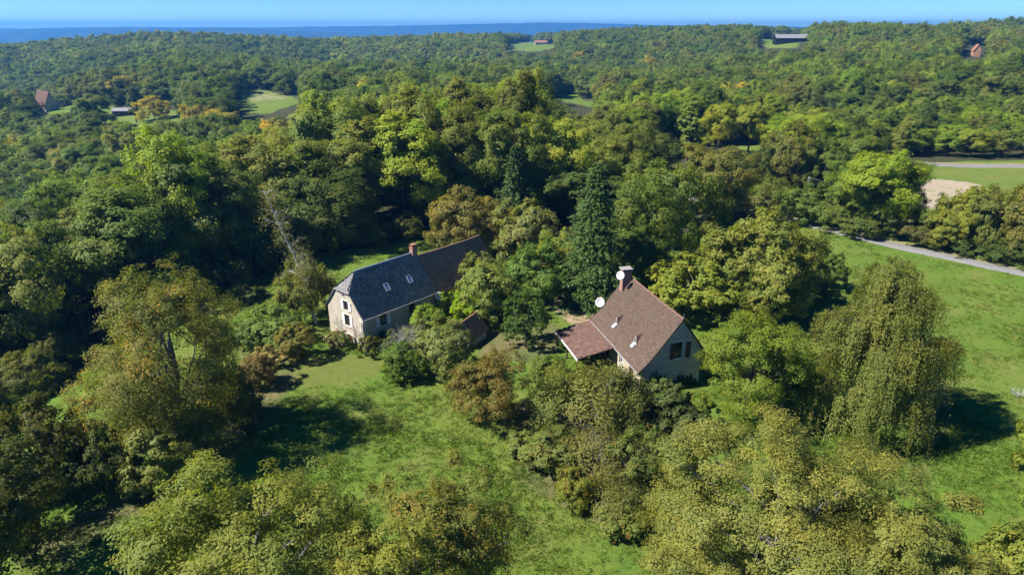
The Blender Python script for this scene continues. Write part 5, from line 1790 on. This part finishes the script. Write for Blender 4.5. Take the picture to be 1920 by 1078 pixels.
rows = {}
used_labels = {}
for i in sorted(single):
    rows.setdefault(region_of(mids[i, 0], mids[i, 1], cand[i, 1]), []).append(i)
rowname = {}
for reg, ids in rows.items():
    yv = np.sort(cand[ids, 1])
    for i in ids:
        q = np.searchsorted(yv, cand[i, 1]) / len(ids)
        rowname[i] = 'front-row' if q < .34 else ('middle-row' if q < .68 else 'back-row')
far_pts = []
NEAR_KEYS = ['tree%d' % k for k in range(6)]
for i in idx:
    k = tone_of(i)
    tn, tc_ = TONES[k]
    v_ = rng.uniform(.82, 1.2)
    col = (tc_[0] * v_ * rng.uniform(.92, 1.1), tc_[1] * v_, tc_[2] * v_ * rng.uniform(.85, 1.2))
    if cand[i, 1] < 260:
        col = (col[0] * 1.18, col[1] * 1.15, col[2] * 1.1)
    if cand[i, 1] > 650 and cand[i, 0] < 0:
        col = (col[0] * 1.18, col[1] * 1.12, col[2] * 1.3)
    if i in single:
        size = 'tall' if Hh[i] > 18 else ('broad' if Rr[i] > 5.4 else ('small' if Hh[i] < 12 else 'rounded'))
        reg = region_of(mids[i, 0], mids[i, 1], cand[i, 1])
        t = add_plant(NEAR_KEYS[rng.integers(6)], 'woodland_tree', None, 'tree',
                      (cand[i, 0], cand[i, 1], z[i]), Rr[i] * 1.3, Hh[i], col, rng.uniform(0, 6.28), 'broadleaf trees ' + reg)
        used_labels.setdefault('%s %s broadleaf tree, %s, %s' % (size, tn, rowname[i], reg), []).append((mids[i, 0], t))
    else:
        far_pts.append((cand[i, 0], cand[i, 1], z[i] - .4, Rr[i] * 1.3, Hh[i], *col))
ORD = ['leftmost', 'second from left,', 'third from left,', 'fourth from left,', 'fifth from left,', 'sixth from left,', 'seventh from left,', 'eighth from left,', 'ninth from left,']
for lab, lst in used_labels.items():
    lst.sort(key=lambda p: p[0])
    for k, (_, t) in enumerate(lst):
        t['label'] = lab if len(lst) == 1 else ('rightmost ' if k == len(lst) - 1 else ORD[min(k, 8)] + ' ') + lab

# two far accents of their own: golden tree and thin poplar by the long shed, conifer patch
for key, nm, lab, u, v, vt, wpx, col in (('round0', 'golden_tree', 'golden round tree beside the long shed in the left valley', 291, 226, 181, 60, (.22, .2, .025)),
                                         ('column', 'poplar_tree', 'thin dark poplar between long shed and golden tree', 256, 230, 170, 20, (.085, .11, .035)),
                                         ('round2', 'golden_tree', 'yellow tree beside the country house at the left edge', 52, 216, 184, 46, (.22, .19, .03)),
                                         ('tree2', 'golden_tree', 'rusty golden treetop in the wood left of the yellow-green crowns', 520, 300, 222, 60, (.27, .2, .03)),
                                         ('tree1', 'golden_tree', 'rust-orange treetop in the middle of the wood', 815, 260, 182, 60, (.27, .19, .045))):
    b, H, R = spot(u, v, vt, wpx)
    add_plant(key, nm, lab, 'tree', b, R * 1.05, H, col)

# the rest of the woodland is one mass
lib = bpy.data.collections.new('woodland_crowns')
for i in range(5):
    (V_, F_, r_, c_), (WV, WF) = broad_crown(500 + i, 6.0, 14.0, .8, 6500, .6, [24, 30, 20, 34, 28][i], 13, flat=1.0, ragged=.14, limbs=4, br=(.22, .4), sr=(.3, .5))
    o = bpy.data.objects.new('crown_form', mesh_np('crown_form', V_, F_, M['leaf_far'], r_, c_))
    lib.objects.link(o)
fp = np.array(far_pts)
me = bpy.data.meshes.new('distant_woodland')
me.vertices.add(len(fp))
me.vertices.foreach_set('co', fp[:, :3].astype(np.float32).ravel())
a = me.attributes.new('sc', 'FLOAT_VECTOR', 'POINT')
a.data.foreach_set('vector', np.stack([fp[:, 3] / 6, fp[:, 3] / 6, fp[:, 4] / 14], 1).astype(np.float32).ravel())
a = me.attributes.new('rot', 'FLOAT_VECTOR', 'POINT')
a.data.foreach_set('vector', np.stack([np.zeros(len(fp)), np.zeros(len(fp)), rng.uniform(0, 6.28, len(fp))], 1).astype(np.float32).ravel())
a = me.attributes.new('pick', 'INT', 'POINT')
a.data.foreach_set('value', rng.integers(0, 5, len(fp)).astype(np.int32))
a = me.attributes.new('tint', 'FLOAT_COLOR', 'POINT')
a.data.foreach_set('color', np.concatenate([fp[:, 5:8], np.ones((len(fp), 1))], 1).astype(np.float32).ravel())

def scatter_modifier(o, coll, sep=True):
    ng = bpy.data.node_groups.new('scatter', 'GeometryNodeTree')
    ng.interface.new_socket('Geometry', in_out='INPUT', socket_type='NodeSocketGeometry')
    ng.interface.new_socket('Geometry', in_out='OUTPUT', socket_type='NodeSocketGeometry')
    n, l = ng.nodes, ng.links
    gi, go_ = n.new('NodeGroupInput'), n.new('NodeGroupOutput')
    ci = n.new('GeometryNodeCollectionInfo')
    ci.inputs['Collection'].default_value = coll
    ci.inputs['Separate Children'].default_value = True
    ci.inputs['Reset Children'].default_value = True
    ip = n.new('GeometryNodeInstanceOnPoints')
    ip.inputs['Pick Instance'].default_value = True
    def na(name, dt):
        k = n.new('GeometryNodeInputNamedAttribute')
        k.data_type = dt
        k.inputs['Name'].default_value = name
        return k.outputs['Attribute']
    l.new(gi.outputs[0], ip.inputs['Points'])
    l.new(ci.outputs[0], ip.inputs['Instance'])
    l.new(na('pick', 'INT'), ip.inputs['Instance Index'])
    l.new(na('rot', 'FLOAT_VECTOR'), ip.inputs['Rotation'])
    l.new(na('sc', 'FLOAT_VECTOR'), ip.inputs['Scale'])
    l.new(ip.outputs[0], go_.inputs[0])
    m = o.modifiers.new('scatter', 'NODES')
    m.node_group = ng

wo_ = obj('distant_woodland', me)
tag(wo_, 'mass of mixed woodland covering the valley and the far slopes', None, kind='stuff')
scatter_modifier(wo_, lib)

# ------------------------------------------------------------------ grass tufts on lawn and meadow
gl_ = bpy.data.collections.new('grass_tufts')
for i in range(4):
    r2 = np.random.default_rng(600 + i)
    n_ = 16
    P_ = np.stack([r2.normal(size=n_) * .16, r2.normal(size=n_) * .16, np.zeros(n_)], 1)
    T_ = np.stack([r2.normal(size=n_) * .5, r2.normal(size=n_) * .5, np.ones(n_)], 1)
    V_, F_ = leaves_dir(P_, T_, r2.normal(size=(n_, 3)) + [0, -.5, .1], r2.uniform(.12, .3, n_), .05)
    o = bpy.data.objects.new('tuft_form', mesh_np('tuft_form', V_, F_, M['grass_blade'], r2.uniform(size=n_), np.full(n_, r2.uniform(.3, .8))))
    gl_.objects.link(o)
rng = np.random.default_rng(61)
n_ = 90000
yv = 18 + 120 * rng.uniform(size=n_) ** 1.25
xv = rng.uniform(-1, 1, n_) * (.8 * yv + 6)
k = inside(xv, yv, GARDEN)
dens = lowfreq(xv, yv, 2.1, .4) + lowfreq(xv, yv, 6.5, 1.4) + rng.normal(size=n_) * .5
k &= dens > -.35
hb = np.array([(BO[0] + 7, BO[1] + 8)])
k &= ~inside(xv, yv, [local_to_world(BO, BA, p)[:2] for p in ((0, 0, 0), (22, 0, 0), (22, 6.5, 0), (0, 6.5, 0))])
k &= ~inside(xv, yv, [local_to_world(CO, CA, p)[:2] for p in ((0, 0, 0), (6.3, 0, 0), (6.3, 12.3, 0), (0, 12.3, 0))])
k &= ~inside(xv, yv, STRAW)
k &= ~inside(xv, yv, MOWN)
dl = np.full(len(xv), 99.0)
for p in lane_path[::2]:
    dl = np.minimum(dl, np.hypot(xv - p[0], yv - p[1]))
k &= dl > 2.6
xv, yv, dens = xv[k], yv[k], dens[k]
zv = ground_z(xv, yv)
me = bpy.data.meshes.new('meadow_grass')
me.vertices.add(len(xv))
me.vertices.foreach_set('co', np.stack([xv, yv, zv], 1).astype(np.float32).ravel())
a = me.attributes.new('sc', 'FLOAT_VECTOR', 'POINT')
s_ = rng.uniform(.5, 1.1, len(xv)) * (.75 + .25 * np.clip(dens, -1, 2))
a.data.foreach_set('vector', np.stack([s_ * 1.3, s_ * 1.3, s_], 1).astype(np.float32).ravel())
a = me.attributes.new('rot', 'FLOAT_VECTOR', 'POINT')
a.data.foreach_set('vector', np.stack([np.zeros(len(xv)), np.zeros(len(xv)), rng.uniform(0, 6.28, len(xv))], 1).astype(np.float32).ravel())
a = me.attributes.new('pick', 'INT', 'POINT')
a.data.foreach_set('value', rng.integers(0, 4, len(xv)).astype(np.int32))
q = np.clip(rng.normal(.45, .25, len(xv)) + .18 * lowfreq(xv, yv, 9, 3.0), 0, 1)[:, None]
tint = np.array([.050, .112, .014]) * (1 - q) + np.array([.10, .148, .026]) * q
dry = (rng.uniform(size=len(xv)) < .035)[:, None]
tint = np.where(dry, np.array([.2, .17, .09]), tint)
a = me.attributes.new('tint', 'FLOAT_COLOR', 'POINT')
a.data.foreach_set('color', np.concatenate([tint, np.ones((len(xv), 1))], 1).astype(np.float32).ravel())
go2 = obj('meadow_grass', me)
tag(go2, 'grass tufts over the lawn and the right-hand meadow', None, kind='stuff')
scatter_modifier(go2, gl_)

# ------------------------------------------------------------------ the air
hz = MB().box(-29000, 29000, -1500, 29500, -170, 190).build('haze', None) if False else None
me = bpy.data.meshes.new('haze')
mb = MB().box(-11000, 11000, -1500, 9700, -170, 100)
me.from_pydata(mb.V, [], mb.F)
m, n, l, out = nt('haze')
pv = n.new('ShaderNodeVolumePrincipled')
pv.inputs['Color'].default_value = (.10, .40, .92, 1)
pv.inputs['Density'].default_value = 1.7e-4
pv.inputs['Anisotropy'].default_value = .2
l.new(pv.outputs[0], out.inputs['Volume'])
me.materials.append(m)
tag(obj('haze', me), 'thin blue haze over the far hills', None, kind='stuff')
